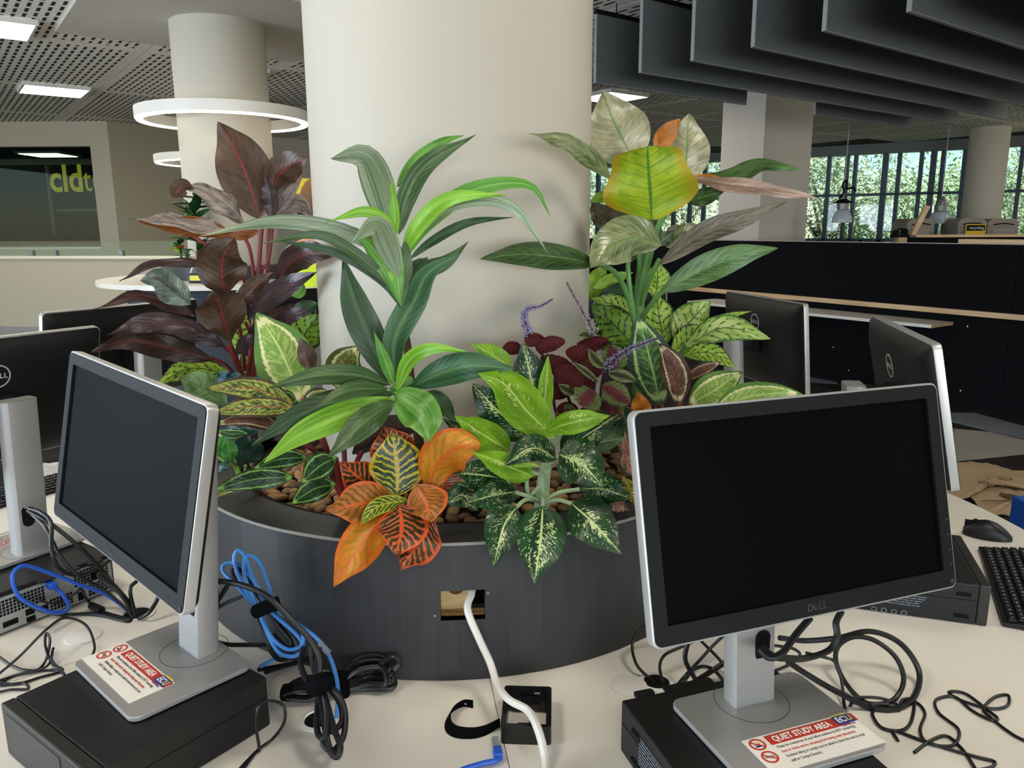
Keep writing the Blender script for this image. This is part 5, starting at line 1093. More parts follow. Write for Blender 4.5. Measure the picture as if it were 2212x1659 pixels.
for s in ([(575, 860, 2.1), (540, 800, 2.1), (520, 760, 2.12)], [(578, 860, 2.1), (610, 800, 2.12), (645, 755, 2.14)], [(572, 860, 2.08), (530, 820, 2.02), (489, 806, 1.98)]): stalk(p, b, s, .005, M_stalkg)
B('agl', '522,768 515,715 520,652', 50, 2.12, 2.16, kind='ell'); B('agd', '640,770 660,720 694,676', 70, 2.14, 2.12, kind='ell'); B('agl', '575,846 550,805 522,765', 44, 2.08, 2.1, kind='ell'); B('agl', '600,830 585,790 562,760', 50, 2.1, 2.12, kind='ell'); B('drk', '625,690 655,668 692,655', 34, 2.2, 2.2, kind='ell'); B('drb', '630,640 648,630 655,610', 22, 2.22, 2.22, kind='ell')
B('agl', '498,808 410,796 340,830', 50, 1.98, 1.86, kind='ell')
p, b = plant('pale_leaf_plant', 'pale green ruffled leaf plant behind the left monitor', 500, 900, 1.80)
stalk(p, b, [(500, 900, 1.8), (492, 885, 1.8), (484, 870, 1.79)], .005, M_stalkg); B('pal', '488,872 436,838 386,814', 70, 1.79, 1.72, kind='ell', wave=.12); B('pal', '478,850 455,828 430,812', 40, 1.8, 1.78, kind='ell')
p, b = plant('blue_kale', 'blue ruffled kale leaves behind the patterned calathea', 540, 870, 1.72)
stalk(p, b, [(540, 872, 1.72), (535, 855, 1.72), (530, 840, 1.72)], .006, M_stalkg)
for q in ('515,838 495,822 472,806', '530,838 512,822 500,808', '548,842 575,826 598,806', '545,846 556,830 570,818'): B('blu', q, 34, 1.72, 1.70, kind='round', wave=.25, ser=.1)
p, b = plant('pothos', 'small bright pothos at the planter edge beside the left monitor', 520, 1050, 1.56)
for s in ([(520, 1050, 1.56), (508, 1010, 1.53), (490, 1000, 1.52), (470, 985, 1.52)], [(520, 1050, 1.56), (515, 1010, 1.53), (500, 985, 1.52)], [(522, 1050, 1.56), (528, 1020, 1.54), (530, 1005, 1.53)]): stalk(p, b, s, .003, plain('lime_vine', '#9ac45c', .4, .4))
B('pot', '478,990 470,965 482,942', 40, 1.52, 1.5, kind='round'); B('pot', '500,998 494,970 486,945', 34, 1.51, 1.5, kind='ell'); B('pod', '528,1012 520,975 534,938', 40, 1.53, 1.52, kind='ell'); B('pod', '540,1000 550,970 552,945', 40, 1.55, 1.55, kind='ell'); B('pod', '470,1000 480,1005 495,1010', 30, 1.52, 1.5, kind='ell'); B('pod', '480,930 520,925 560,935', 34, 1.56, 1.54, kind='ell'); B('cale', '470,930 500,938 535,935', 22, 1.53, 1.52, kind='ell')
# ---------------------------------------------------------------- coleus with flower spikes
p, b = plant('coleus', 'burgundy and green coleus with purple flower spikes', 1262, 985, 1.60)
for s in ([(1262, 985, 1.6), (1240, 900, 1.6), (1215, 830, 1.58), (1158, 748, 1.56)], [(1264, 985, 1.6), (1275, 900, 1.6), (1285, 820, 1.6), (1281, 755, 1.6)], [(1266, 985, 1.6), (1290, 900, 1.58), (1300, 830, 1.57), (1308, 792, 1.56)], [(1258, 985, 1.6), (1205, 900, 1.58), (1196, 850, 1.57), (1200, 810, 1.57)], [(1160, 750, 1.56), (1150, 735, 1.56), (1144, 724, 1.56)], [(1285, 790, 1.6), (1286, 750, 1.6), (1283, 717, 1.6)]): stalk(p, b, s, .0032, M_stalkd)
K = dict(kind='round', ser=.16, wave=.05)
B('col', '1165,775 1205,790 1246,804', 40, 1.57, 1.55, **K); B('col', '1128,756 1105,752 1084,761', 28, 1.57, 1.56, **K); B('col', '1160,748 1157,735 1160,719', 46, 1.55, 1.55, **K); B('col', '1158,758 1185,744 1221,736', 32, 1.55, 1.53, **K)
B('col', '1196,800 1225,812 1262,828', 50, 1.55, 1.53, **K); B('col', '1210,825 1205,842 1196,862', 46, 1.57, 1.56, **K); B('col', '1284,760 1281,745 1278,727', 66, 1.59, 1.58, **K); B('col', '1292,780 1258,768 1222,758', 42, 1.57, 1.55, **K); B('col', '1302,798 1272,800 1240,808', 42, 1.56, 1.54, **K)
B('col', '1250,894 1228,884 1202,884', 30, 1.56, 1.54, **K); B('col', '1290,905 1270,895 1250,890', 36, 1.57, 1.56, **K); B('col', '1240,845 1262,838 1280,850', 44, 1.59, 1.58, **K)
B('cog', '1325,802 1325,775 1318,745', 56, 1.6, 1.61, **K); B('cog', '1284,842 1270,858 1252,876', 66, 1.54, 1.49, **K); B('cog', '1300,835 1330,850 1360,872', 46, 1.54, 1.5, **K); B('coe', '1314,806 1345,812 1376,823', 26, 1.55, 1.52, kind='ell', ser=.12); B('coe', '1308,794 1288,778 1271,754', 24, 1.55, 1.54, kind='ell', ser=.12)
B('coe', '1294,826 1262,800 1232,779', 14, 1.54, 1.53, kind='ell'); B('coe', '1246,852 1225,842 1206,830', 20, 1.54, 1.53, kind='ell', ser=.12); B('cog', '1290,872 1315,882 1345,900', 56, 1.55, 1.52, **K); B('coe', '1250,725 1265,722 1292,728', 22, 1.62, 1.62, kind='ell'); B('cog', '1200,905 1225,892 1250,898', 36, 1.55, 1.53, **K); B('drk', '1340,880 1355,920 1362,960', 44, 1.56, 1.54, kind='ell'); B('drk', '1310,930 1335,940 1365,960', 40, 1.56, 1.54, kind='ell')
M_fl = plain('lavender_bloom', '#8a84b0', .7, .2, var=.2, scale=60); M_fl2 = plain('mauve_bloom', '#9a8a94', .7, .2, var=.2, scale=60)
def spike(pts, Yb, Yt, r0, m, lab):
    pix = [tuple(float(q) for q in s.split(',')) for s in pts.split()]; P = [atY(x, y, Yb+(Yt-Yb)*i/(len(pix)-1)) - b for i, (x, y) in enumerate(pix)]
    sp = MB().tube(P, .0016, 6, 8).build('flower_spike', M_stalkd, p, True); pts_ = cr(P, 24); rs = random.Random(len(pts)); mb = MB(); n = len(pts_)
    for i, c in enumerate(pts_):
        f = i/(n-1); rr = r0*(1-f*.8)
        for k in range(5):
            a = rs.uniform(0, 6.28); d = Vector((math.cos(a), rs.uniform(-1, 1), math.sin(a))).normalized()*rr; q = c + d*rs.uniform(.5, 1.0); e = rr*.20
            i0 = len(mb.v); mb.v += [q+Vector((e, 0, 0)), q+Vector((-e*.5, e*.8, 0)), q+Vector((-e*.5, -e*.8, 0)), q+Vector((0, 0, e)), q-Vector((0, 0, e))]
            mb.f += [(i0, i0+1, i0+3), (i0+1, i0+2, i0+3), (i0+2, i0, i0+3), (i0+1, i0, i0+4), (i0+2, i0+1, i0+4), (i0, i0+2, i0+4)]
    mb.build('florets', m, sp, kind='stuff')
spike('1146,728 1133,690 1140,668 1168,661 1194,646', 1.56, 1.54, .013, M_fl, ''); spike('1285,722 1258,672 1240,640 1224,610', 1.6, 1.6, .013, M_fl2, ''); spike('1308,792 1355,757 1395,740 1432,727', 1.55, 1.5, .013, M_fl, '')
# small croton and speckled plant tucked behind the right monitor
p, b = plant('speckled_plant', 'pink speckled foliage tucked behind the nearest right monitor', 1372, 1085, 1.52)
stalk(p, b, [(1372, 1085, 1.52), (1370, 1030, 1.51), (1376, 960, 1.52)], .004, M_stalkd)
B('fit', '1368,1000 1352,965 1350,930', 34, 1.5, 1.49, kind='ell'); B('fit', '1380,1030 1356,1000 1344,970', 40, 1.48, 1.46, kind='ell'); B('fit', '1330,1120 1335,1095 1350,1075', 34, 1.47, 1.46, kind='ell'); B('croy', '1345,1030 1360,1055 1374,1095', 24, 1.45, 1.40, kind='ell'); B('fit', '1360,1120 1345,1105 1328,1085', 26, 1.48, 1.45, kind='ell')
p, b = plant('small_croton', 'small red and yellow croton leaf beside the right calathea', 1400, 960, 1.58)
stalk(p, b, [(1400, 965, 1.58), (1398, 930, 1.58), (1395, 900, 1.58)], .004, M_cane, 'stem'); B('croo', '1402,910 1385,880 1378,846', 40, 1.58, 1.58, kind='ell'); B('cror', '1385,930 1378,905 1390,880', 34, 1.58, 1.57, kind='ell')
# ================================================================ cables, plugs and small things on the desk
M_cab = plain('black_cable', '#151517', .4, .4, var=.1); M_cabb = plain('blue_cable', '#3f7fc4', .4, .4, var=.08); M_cabbr = plain('royal_blue_cable', '#2459c0', .4, .4, var=.08)
M_cabw = plain('white_cable', '#dedad2', .45, .35, var=.03); M_velcro = plain('black_velcro', '#0d0d0f', .98, .05, var=.3, scale=200, bump=.5, bscale=300)
M_clear = G('clear_plastic', .1, .5); M_clear.color('#c8ccd2'); M_clear.b.inputs['Transmission Weight'].default_value = .7; M_clear = M_clear.m
RN = Vector((.835, -.55, 0)); RP = Vector((-1.023, 1.5725, 0))     # rear plate of the leftmost computer
def pt3(x, y, q):
    if isinstance(q, str):
        d = ray(x, y); off = float(q); return CAM + d*(((RP + RN*off) - CAM).dot(RN)/d.dot(RN))
    return atZ(x, y, q) if q > 0 else atY(x, y, -q)
def cable(name, label, pts, r, m, cat='cable', group=None, seg=8, flat=False):
    """pts: (px, py, z) on the plane of height z above the floor, or (px, py, -Y) at distance Y"""
    P = [pt3(x, y, q) for x, y, q in pts]
    o = thing(name, label, cat, (P[0].x, P[0].y, min(p.z for p in P)-r), 0, group)
    c = Vector(o.location); MB().tube([p-c for p in P], r, seg, 8).build('sheath', m, o, True); return o, c
T0 = DZ + .0035
# white cable out of the cut-out, over the mounting box
o, c = cable('white_cable', 'thick white cable coming out of the planter cut-out', [(1022, 1262, -1.345), (1018, 1285, -1.318), (1010, 1318, -1.292), (1034, 1378, -1.275), (1058, 1430, -1.265), (1075, 1480, DZ+.05), (1100, 1512, DZ+.055), (1140, 1535, DZ+.05), (1162, 1575, DZ+.045), (1178, 1640, DZ+.012), (1184, 1720, DZ+.008)], .0068, M_cabw)
# black mounting box
q = [atZ(1092, 1478, DZ+.034), atZ(1195, 1482, DZ+.034), atZ(1190, 1572, DZ+.034), atZ(1076, 1570, DZ+.034)]
cc = (q[0]+q[1]+q[2]+q[3])/4; ex = ((q[1]-q[0])+(q[2]-q[3])); rz = math.atan2(ex.y, ex.x)
bx_ = thing('mounting_box', 'open black plastic mounting box lying on the desk', 'box', (cc.x, cc.y, DZ), rz)
M_bk = plain('gloss_black_plastic', '#0c0c0d', .3, .5, var=.1)
w, l, h = .084, .114, .034
fr = MB(); fr.frame(rrect(w, l, .006, 4), rrect(w-.018, l-.014, .002, 4), -h, 0, Matrix.Rotation(R(-90), 4, 'X') @ Matrix.Diagonal((1, 1, -1, 1)))
fr.build('frame', M_bk, bx_)
MB().box((-.022, l/2-.030, .006), (.022, l/2-.007, .020)).build('inner_ledge', M_bk, bx_, bev=.002); MB().box((-.014, -l/2+.007, .004), (.010, -l/2+.018, h-.006)).build('screw_boss', M_bk, bx_)
MB().box((-.030, l/2-.026, .002), (-.012, l/2-.007, .026)).build('inner_post', M_bk, bx_); MB().box((.014, l/2-.028, .002), (.032, l/2-.007, .022)).build('inner_post', M_bk, bx_)
sm = MB(); sm.tube([(.012, l/2-.016, h-.004), (.022, l/2-.02, h-.001)], .002, 6, 1); sm.tube([(.004, -l/2+.02, h-.006), (.014, -l/2+.022, h-.004)], .002, 6, 1); sm.build('screw', M_galv, bx_)
# loose velcro strap
sp = [(1022, 1530), (1000, 1527), (975, 1540), (962, 1562), (965, 1582), (985, 1594), (1020, 1596), (1050, 1588), (1080, 1570)]
P = cr([atZ(x, y, DZ) for x, y in sp], 6); o = thing('velcro_strap', 'loose curled black velcro strap on the desk', 'strap', (P[0].x, P[0].y, DZ))
mb = MB(); rings = []
for i, p_ in enumerate(P):
    t_ = (P[min(i+1, len(P)-1)]-P[max(i-1, 0)]).normalized(); n_ = Vector((-t_.y, t_.x, 0)); f = i/(len(P)-1); h0 = .016; tl = n_*(.010*math.sin(f*3.1))
    a_, b_ = p_ - Vector(o.location), p_ + Vector((0, 0, h0)) + tl - Vector(o.location); a_.z = .0005
    rings.append([a_-n_*.0009, a_+n_*.0009, b_+n_*.0009, b_-n_*.0009])
mb.loft(rings); mb.build('strap', M_velcro, o, True)
MB().prism(rrect(.008, .006, .003, 4), -.0012, .0012, 'y', Matrix.Translation(Vector((P[4]-Vector(o.location)).xy.to_3d()) + Vector((0, -.001, .009)))).build('eyelet', M_whitelam, o)
# blue network plug at the bottom edge
e0 = atZ(1072, 1612, DZ+.008); t = thing('network_plug', 'royal blue network plug at the bottom picture edge', 'plug', (e0.x, e0.y, DZ), R(8))
MB().box((-.0058, -.006, .001), (.0058, .020, .012)).build('clear_tip', M_clear, t); MB().box((-.007, -.028, .0005), (.0075, -.006, .015)).build('boot', M_cabbr, t, bev=.003)
MB().tube([(0, -.026, .008), (-.004, -.034, .008), (-.03, -.036, .006), (-.07, -.05, .005), (-.1, -.09, .005)], .0042, 8, 6).build('cord', M_cabbr, t, True)
# grommets
def grommet(px, py, label, r=.033):
    c = atZ(px, py, DZ); t = thing('cable_grommet', label, 'grommet', (c.x, c.y, DZ), 0, 'white cable grommets'); seg = 32
    prof = [(r*.72, .0005), (r, .0005), (r, .002), (r*.78, .004), (r*.72, .0005)]
    MB().loft([[(q*math.cos(2*math.pi*k/seg), q*math.sin(2*math.pi*k/seg), z) for k in range(seg)] for q, z in prof], cap=False).build('ring', M_white, t, True)
    MB().lathe([(r*.72, .0008), (r*.72, .0012)], 24).build('opening', M_dark, t)
grommet(297, 1326, 'white cable grommet under the bundle behind the left monitor', .038); grommet(688, 1556, 'white cable grommet below the hanging black cable coil'); grommet(1418, 1474, 'white cable grommet behind the right computer')
c = atZ(1358, 1482, DZ); dk = MB().lathe([(.034, 0), (.034, .0025), (.031, .0035)], 36).build('grommet_lid', M_white, None, True); dk.location = (c.x, c.y, DZ+.0002); tag(dk, 'white round grommet lid lying beside the right computer', 'lid')
c = atZ(180, 1375, DZ); dk = MB().lathe([(.036, 0), (.036, .0025), (.033, .0035)], 36).build('grommet_lid', M_white, None, True); dk.location = (c.x, c.y, DZ+.0002); tag(dk, 'white round grommet lid lying behind the left computer', 'lid')
# ---------------------------------------------------------------- blue and black coil leaning on the planter
def loop(cx, cy, rx, ry, ang, Y0, Y1, n=9, ph=0, turns=1.0):
    out = []
    for i in range(int(n*turns)+1):
        a = 2*math.pi*i/n + ph; x, y = rx*math.cos(a), ry*math.sin(a); A = R(ang)
        f = (y/ry+1)/2; out.append((cx + x*math.cos(A) - y*math.sin(A), cy + x*math.sin(A) + y*math.cos(A), -(Y1 + (Y0-Y1)*f + .004*math.sin(i*1.7))))
    return out
CN, CB = 'bundled cables by the planter', None
coil = thing('cable_coil', 'blue network cable coil strapped and leaning on the planter', 'cable coil', atZ(690, 1500, DZ))
c0 = Vector(coil.location)
def strand(parent, c, pts, r, m, nm='strand'): P = [pt3(x, y, q)-c for x, y, q in pts]; return MB().tube(P, r, 8, 7).build(nm, m, parent, True)
blue = [
 [(552, 1310, -1.30), (528, 1270, -1.32), (506, 1215, -1.34), (512, 1190, -1.345), (528, 1200, -1.34), (548, 1250, -1.32), (575, 1310, -1.30), (640, 1370, -1.27), (650, 1395, -1.26), (620, 1402, -1.26), (585, 1375, -1.27), (565, 1330, -1.29)],
 [(556, 1312, -1.29), (530, 1250, -1.31), (528, 1210, -1.335), (540, 1200, -1.34), (560, 1215, -1.335), (580, 1265, -1.31), (596, 1312, -1.29), (650, 1360, -1.26), (652, 1405, -1.25), (630, 1418, -1.25), (598, 1405, -1.26), (570, 1350, -1.28), (556, 1312, -1.29)],
 [(545, 1305, -1.31), (512, 1265, -1.33), (484, 1238, -1.345), (482, 1222, -1.35), (500, 1215, -1.35), (525, 1225, -1.34), (552, 1260, -1.32), (590, 1312, -1.30)],
 [(600, 1315, -1.28), (640, 1345, -1.265), (680, 1375, -1.25), (705, 1405, -1.24), (722, 1445, -1.225), (730, 1490, -1.21), (727, 1552, DZ+.01)],
 [(562, 1440, -1.26), (590, 1425, -1.265), (620, 1415, -1.265)]]
for s in blue: strand(coil, c0, s, .0036, M_cabb, 'blue_strand')
strand(coil, c0, [(690, 1388, -1.242), (700, 1400, -1.24), (712, 1412, -1.236)], .0058, M_clear, 'clear_sleeve')
blk = [[(540, 1300, -1.32), (515, 1265, -1.335), (500, 1235, -1.345), (508, 1225, -1.345), (530, 1245, -1.34), (560, 1290, -1.315), (600, 1350, -1.285), (628, 1385, -1.27), (620, 1400, -1.27), (590, 1370, -1.285)],
       [(548, 1310, -1.31), (575, 1370, -1.285), (585, 1405, -1.27), (605, 1425, -1.26), (640, 1415, -1.26), (640, 1385, -1.27), (610, 1345, -1.29)], [(590, 1320, -1.3), (610, 1360, -1.285), (640, 1395, -1.27)]]
for s in blk: strand(coil, c0, s, .0042, M_cab, 'black_strand')
strand(coil, c0, [(552, 1322, -1.268), (575, 1312, -1.262), (604, 1302, -1.268)], .0125, M_velcro, 'velcro_wrap')
# arching black monitor lead from the left stand into the hanging coil
cable('monitor_lead', 'arching black lead from the left stand to the hanging coil', [(440, 1262, -1.28), (480, 1256, -1.27), (530, 1266, -1.255), (580, 1290, -1.24), (630, 1340, -1.225), (670, 1382, -1.21), (690, 1420, -1.19), (690, 1470, -1.16)], .0052, M_cab)
cable('power_lead', 'black lead dropping behind the left stand', [(492, 1264, -1.30), (475, 1290, -1.3), (458, 1318, -1.3), (440, 1330, -1.3)], .0046, M_cab)
cable('power_lead', 'thin black lead crossing behind the left stand', [(524, 1288, -1.32), (490, 1302, -1.31), (458, 1320, -1.3), (430, 1335, -1.3)], .0034, M_cab)
hc = thing('cable_coil', 'black cable coil hanging over the middle grommet', 'cable coil', atZ(700, 1600, DZ)); c0 = Vector(hc.location)
for s in ([(690, 1400, -1.22), (684, 1440, -1.19), (688, 1500, -1.15), (684, 1560, -1.11), (690, 1590, -1.085), (704, 1588, -1.08), (706, 1540, -1.11), (696, 1480, -1.15)], [(672, 1395, -1.22), (680, 1450, -1.19), (700, 1500, -1.14), (720, 1570, -1.09), (735, 1610, -1.065), (728, 1635, -1.055), (712, 1618, -1.065), (700, 1560, -1.1), (690, 1490, -1.15)],
          [(705, 1480, -1.15), (730, 1500, -1.14), (745, 1540, -1.12), (742, 1590, -1.09), (720, 1622, -1.07), (700, 1610, -1.075), (698, 1600, -1.08)], [(655, 1400, -1.24), (650, 1440, -1.2), (668, 1475, -1.17), (690, 1490, -1.15)], [(710, 1485, -1.15), (735, 1520, -1.13), (738, 1560, -1.11), (715, 1580, -1.1), (705, 1565, -1.105)]): strand(hc, c0, s, .0052, M_cab, 'black_strand')
strand(hc, c0, [(674, 1484, -1.142), (695, 1474, -1.135), (716, 1472, -1.14)], .0165, M_velcro, 'velcro_wrap')
fc = thing('cable_coil', 'black power cable coil lying against the planter foot', 'cable coil', atZ(740, 1480, DZ)); c0 = Vector(fc.location)
for k, (yy, z) in enumerate(((1480, .006), (1470, .014), (1456, .022), (1446, .03), (1462, .012), (1474, .02))):
    strand(fc, c0, [(735, 1478, DZ+.02), (770, yy-22, DZ+z+.014), (820, yy-30, DZ+z+.022), (852-4*k, yy-12, DZ+z+.012), (845-3*k, yy+6, DZ+z+.004), (790, yy+8, DZ+.006+z*.5), (742, 1490, DZ+.014)], .0045, M_cab, 'black_strand')
strand(fc, c0, [(820, 1436, DZ+.05), (846, 1418, DZ+.055), (862, 1432, DZ+.045), (850, 1448, DZ+.035)], .0052, M_cab, 'black_strand')
strand(fc, c0, [(738, 1450, DZ+.035), (736, 1475, DZ+.02), (738, 1500, DZ+.012)], .016, M_velcro, 'velcro_wrap')
lc = thing('cable_coil', 'small black cable bundle strapped beside the left computer', 'cable coil', atZ(640, 1500, DZ)); c0 = Vector(lc.location)
for k in range(5): strand(lc, c0, [(612, 1490+3*k, DZ+.024), (640, 1470+6*k, DZ+.03), (675, 1462+8*k, DZ+.024), (690, 1490+3*k, DZ+.018), (660, 1505+2*k, DZ+.012), (618, 1500+2*k, DZ+.018)], .0036, M_cab, 'black_strand')
strand(lc, c0, [(612, 1495, DZ+.022), (622, 1496, DZ+.022), (634, 1496, DZ+.022)], .015, M_velcro, 'velcro_wrap')
for lab, s in (('flat black lead running behind the left stand base', [(450, 1382, DZ+.09), (490, 1392, DZ+.05), (540, 1393, DZ+.03), (590, 1394, DZ+.02)]), ('black lead leaving the left computer toward the coil', [(560, 1446, DZ+.06), (600, 1440, DZ+.03), (640, 1432, DZ+.02), (680, 1425, DZ+.02)]), ('second black lead leaving the left computer toward the coil', [(575, 1452, DZ+.05), (620, 1438, DZ+.025), (665, 1425, DZ+.02)])): cable('power_lead', lab, s, .0044, M_cab)
cable('thin_lead', 'thin black lead looped in front of the left computer', [(512, 1680, T0), (552, 1625, T0), (560, 1618, DZ+.01), (552, 1560, DZ+.06), (560, 1525, DZ+.085), (585, 1514, DZ+.085), (612, 1525, DZ+.08), (614, 1560, DZ+.05), (590, 1595, DZ+.012), (555, 1622, T0), (500, 1680, T0)], .0026, M_cab)
# ---------------------------------------------------------------- leads behind the left monitor
zz = DZ + .004
cable('network_cable', 'bright blue network cable looping behind the left monitor', [(116, 1268, '.012'), (134, 1283, '.03'), (148, 1315, '.06'), (110, 1322, '.07'), (45, 1292, '.075'), (27, 1245, '.07'), (50, 1222, '.06'), (100, 1235, '.05'), (170, 1262, '.05'), (230, 1285, '.08'), (275, 1318, DZ+.012), (290, 1335, DZ+.004)], .0042, M_cabbr)
bb = pt3(110, 1264, '.012'); pg = thing('network_plug', 'royal blue plug in the rear port of the left computer', 'plug', bb, R(56)); MB().box((-.008, -.015, -.006), (.008, .010, .008)).build('boot', M_cabbr, pg, bev=.003); MB().box((-.005, .010, -.004), (.005, .018, .005)).build('clear_tip', M_clear, pg)
for lab, s, r in (('black lead hanging from the leftmost stand hole', [(62, 1098, '-.06'), (90, 1108, '-.02'), (110, 1130, '.03'), (112, 1190, '.06'), (130, 1230, '.06'), (170, 1242, '.04'), (215, 1225, '.02'), (235, 1212, '.003')], .0045),
                  ('long black lead from the leftmost stand hole to the grommet', [(60, 1103, '-.06'), (110, 1132, '.0'), (170, 1180, '.04'), (215, 1225, '.05'), (250, 1270, '.07'), (280, 1310, DZ+.02), (292, 1334, DZ+.004)], .0045),
                  ('second black lead from the leftmost stand hole', [(64, 1106, '-.06'), (98, 1140, '.0'), (130, 1200, '.04'), (165, 1240, '.06'), (225, 1275, '.08'), (270, 1312, DZ+.02), (288, 1336, DZ+.004)], .0038),
                  ('black video lead lying along the desk to the left grommet', [(35, 1292, '.004'), (55, 1302, '.02'), (90, 1318, '.05'), (140, 1328, zz), (210, 1327, zz), (270, 1340, zz), (286, 1338, zz)], .0048),
                  ('black lead arching from the left grommet', [(300, 1336, zz), (320, 1325, DZ+.02), (336, 1302, DZ+.04), (345, 1280, DZ+.06)], .0045),
                  ('black lead rising from the left grommet', [(296, 1334, zz), (285, 1300, DZ+.04), (282, 1270, DZ+.07), (296, 1255, DZ+.08)], .0042),
                  ('black lead looping beside the left grommet', [(292, 1330, zz), (262, 1285, DZ+.06), (222, 1255, DZ+.08), (213, 1240, DZ+.09), (230, 1248, DZ+.08), (270, 1290, DZ+.05), (298, 1330, zz)], .0042)):
    cable('power_lead', lab, s, r, M_cab)
o, c = cable('usb_lead', 'thin black lead with a ferrite bead behind the left monitor', [(85, 1297, '.004'), (110, 1303, '.02'), (140, 1298, '.03'), (165, 1280, '.04'), (175, 1272, '.05'), (188, 1295, DZ+.02), (205, 1312, DZ+.012), (235, 1325, zz), (280, 1337, zz)], .0028, M_cab)
a_, b_ = atZ(197, 1308, DZ+.012)-c, atZ(220, 1318, DZ+.010)-c; MB().tube([a_, b_], .0085, 10, 1).build('ferrite_bead', M_cab, o, True)
cable('thin_lead', 'large thin black loop on the desk left of the left computer', [(-20, 1470, T0), (40, 1420, DZ+.03), (100, 1360, DZ+.07), (140, 1335, DZ+.07), (185, 1350, DZ+.05), (204, 1395, DZ+.02), (196, 1425, T0)], .0026, M_cab)
cable('thin_lead', 'tangled thin black mouse lead left of the left computer', [(-20, 1405, T0), (30, 1440, T0), (75, 1448, T0), (98, 1428, DZ+.01), (108, 1385, DZ+.035), (100, 1368, DZ+.045), (98, 1395, DZ+.03), (112, 1432, DZ+.01), (135, 1448, T0), (90, 1462, T0), (30, 1478, T0), (-20, 1468, T0)], .0026, M_cab)
cable('thin_lead', 'lower tangled thin black lead left of the left computer', [(-20, 1500, T0), (20, 1490, T0), (60, 1488, T0), (50, 1475, T0), (0, 1480, T0), (30, 1460, T0), (100, 1440, DZ+.01), (115, 1400, DZ+.03), (112, 1425, DZ+.02), (140, 1458, T0), (120, 1448, T0), (60, 1452, T0), (0, 1470, T0)], .0024, M_cab)
# ---------------------------------------------------------------- leads behind and beside the right monitor
for lab, s, r in (('thick black lead leaving the right stand hole to the right', [(1645, 1398, -1.06), (1672, 1418, -1.05), (1700, 1422, -1.06), (1740, 1422, -1.08), (1790, 1405, -1.1), (1808, 1375, -1.11), (1806, 1345, -1.12), (1818, 1320, -1.13)], .0052),
                  ('second thick black lead rising from the right stand hole', [(1640, 1402, -1.055), (1662, 1420, -1.045), (1690, 1410, -1.05), (1720, 1370, -1.07), (1750, 1335, -1.09)], .0056),
                  ('thick black cable circling on the desk right of the stand', [(1684, 1378, DZ+.08), (1740, 1384, DZ+.06), (1810, 1378, DZ+.07), (1880, 1364, DZ+.08), (1945, 1390, DZ+.06), (1985, 1450, DZ+.025), (1975, 1505, T0+.002), (1935, 1530, T0+.002), (1880, 1528, T0+.002), (1800, 1490, T0+.03), (1740, 1455, DZ+.04), (1700, 1428, DZ+.05)], .0054),
                  ('inner black cable ring on the desk right of the stand', [(1880, 1525, T0+.008), (1930, 1512, T0+.002), (1952, 1470, DZ+.03), (1935, 1420, DZ+.06), (1890, 1384, DZ+.08), (1845, 1376, DZ+.08), (1812, 1395, DZ+.06), (1806, 1430, DZ+.035), (1830, 1480, DZ+.015), (1870, 1518, T0+.002), (1920, 1522, T0+.004)], .0046)):
    cable('monitor_lead', lab, s, r, M_cab)
for lab, s, r in (('thin black lead arching beside the planter behind the right monitor', [(1450, 1335, DZ+.08), (1420, 1345, DZ+.06), (1385, 1358, DZ+.06), (1366, 1392, DZ+.04), (1375, 1435, DZ+.02), (1400, 1462, T0), (1416, 1476, T0)], .003),
               ('thin black lead rising from the right grommet', [(1432, 1474, T0), (1425, 1440, DZ+.03), (1436, 1415, DZ+.05), (1470, 1398, DZ+.06), (1520, 1375, DZ+.07), (1560, 1345, DZ+.09)], .003),
               ('thin black lead crossing behind the right stand', [(1455, 1490, T0), (1478, 1462, T0), (1510, 1428, DZ+.03), (1545, 1390, DZ+.05), (1590, 1350, DZ+.07)], .003),
               ('second thin black lead crossing behind the right stand', [(1500, 1370, DZ+.08), (1525, 1395, DZ+.05), (1550, 1420, DZ+.03), (1580, 1455, T0), (1620, 1480, T0)], .003),
               ('small black loop behind the right computer', [(1470, 1490, T0), (1486, 1460, DZ+.02), (1502, 1444, DZ+.04), (1525, 1440, DZ+.04), (1545, 1450, DZ+.02), (1570, 1480, T0)], .0034),
               ('black lead dropping behind the right monitor corner', [(1510, 1345, DZ+.12), (1490, 1380, DZ+.09), (1480, 1415, DZ+.06), (1486, 1440, DZ+.04), (1510, 1480, T0)], .0046),
               ('navy lead behind the right stand', [(1490, 1480, T0), (1540, 1448, DZ+.03), (1575, 1425, DZ+.05), (1620, 1390, DZ+.07)], .005),
               ('short thin lead beside the right stand', [(1640, 1390, DZ+.07), (1684, 1396, DZ+.06), (1715, 1402, DZ+.05), (1728, 1416, DZ+.04), (1705, 1436, DZ+.02), (1660, 1455, T0)], .003),
               ('thin black loop rising beside the right stand base', [(1740, 1410, DZ+.06), (1785, 1421, DZ+.06), (1805, 1432, DZ+.05), (1818, 1470, DZ+.03), (1822, 1510, DZ+.01), (1826, 1540, T0)], .003)):
    cable('thin_lead' if r < .004 else 'power_lead', lab, s, r, M_cab)
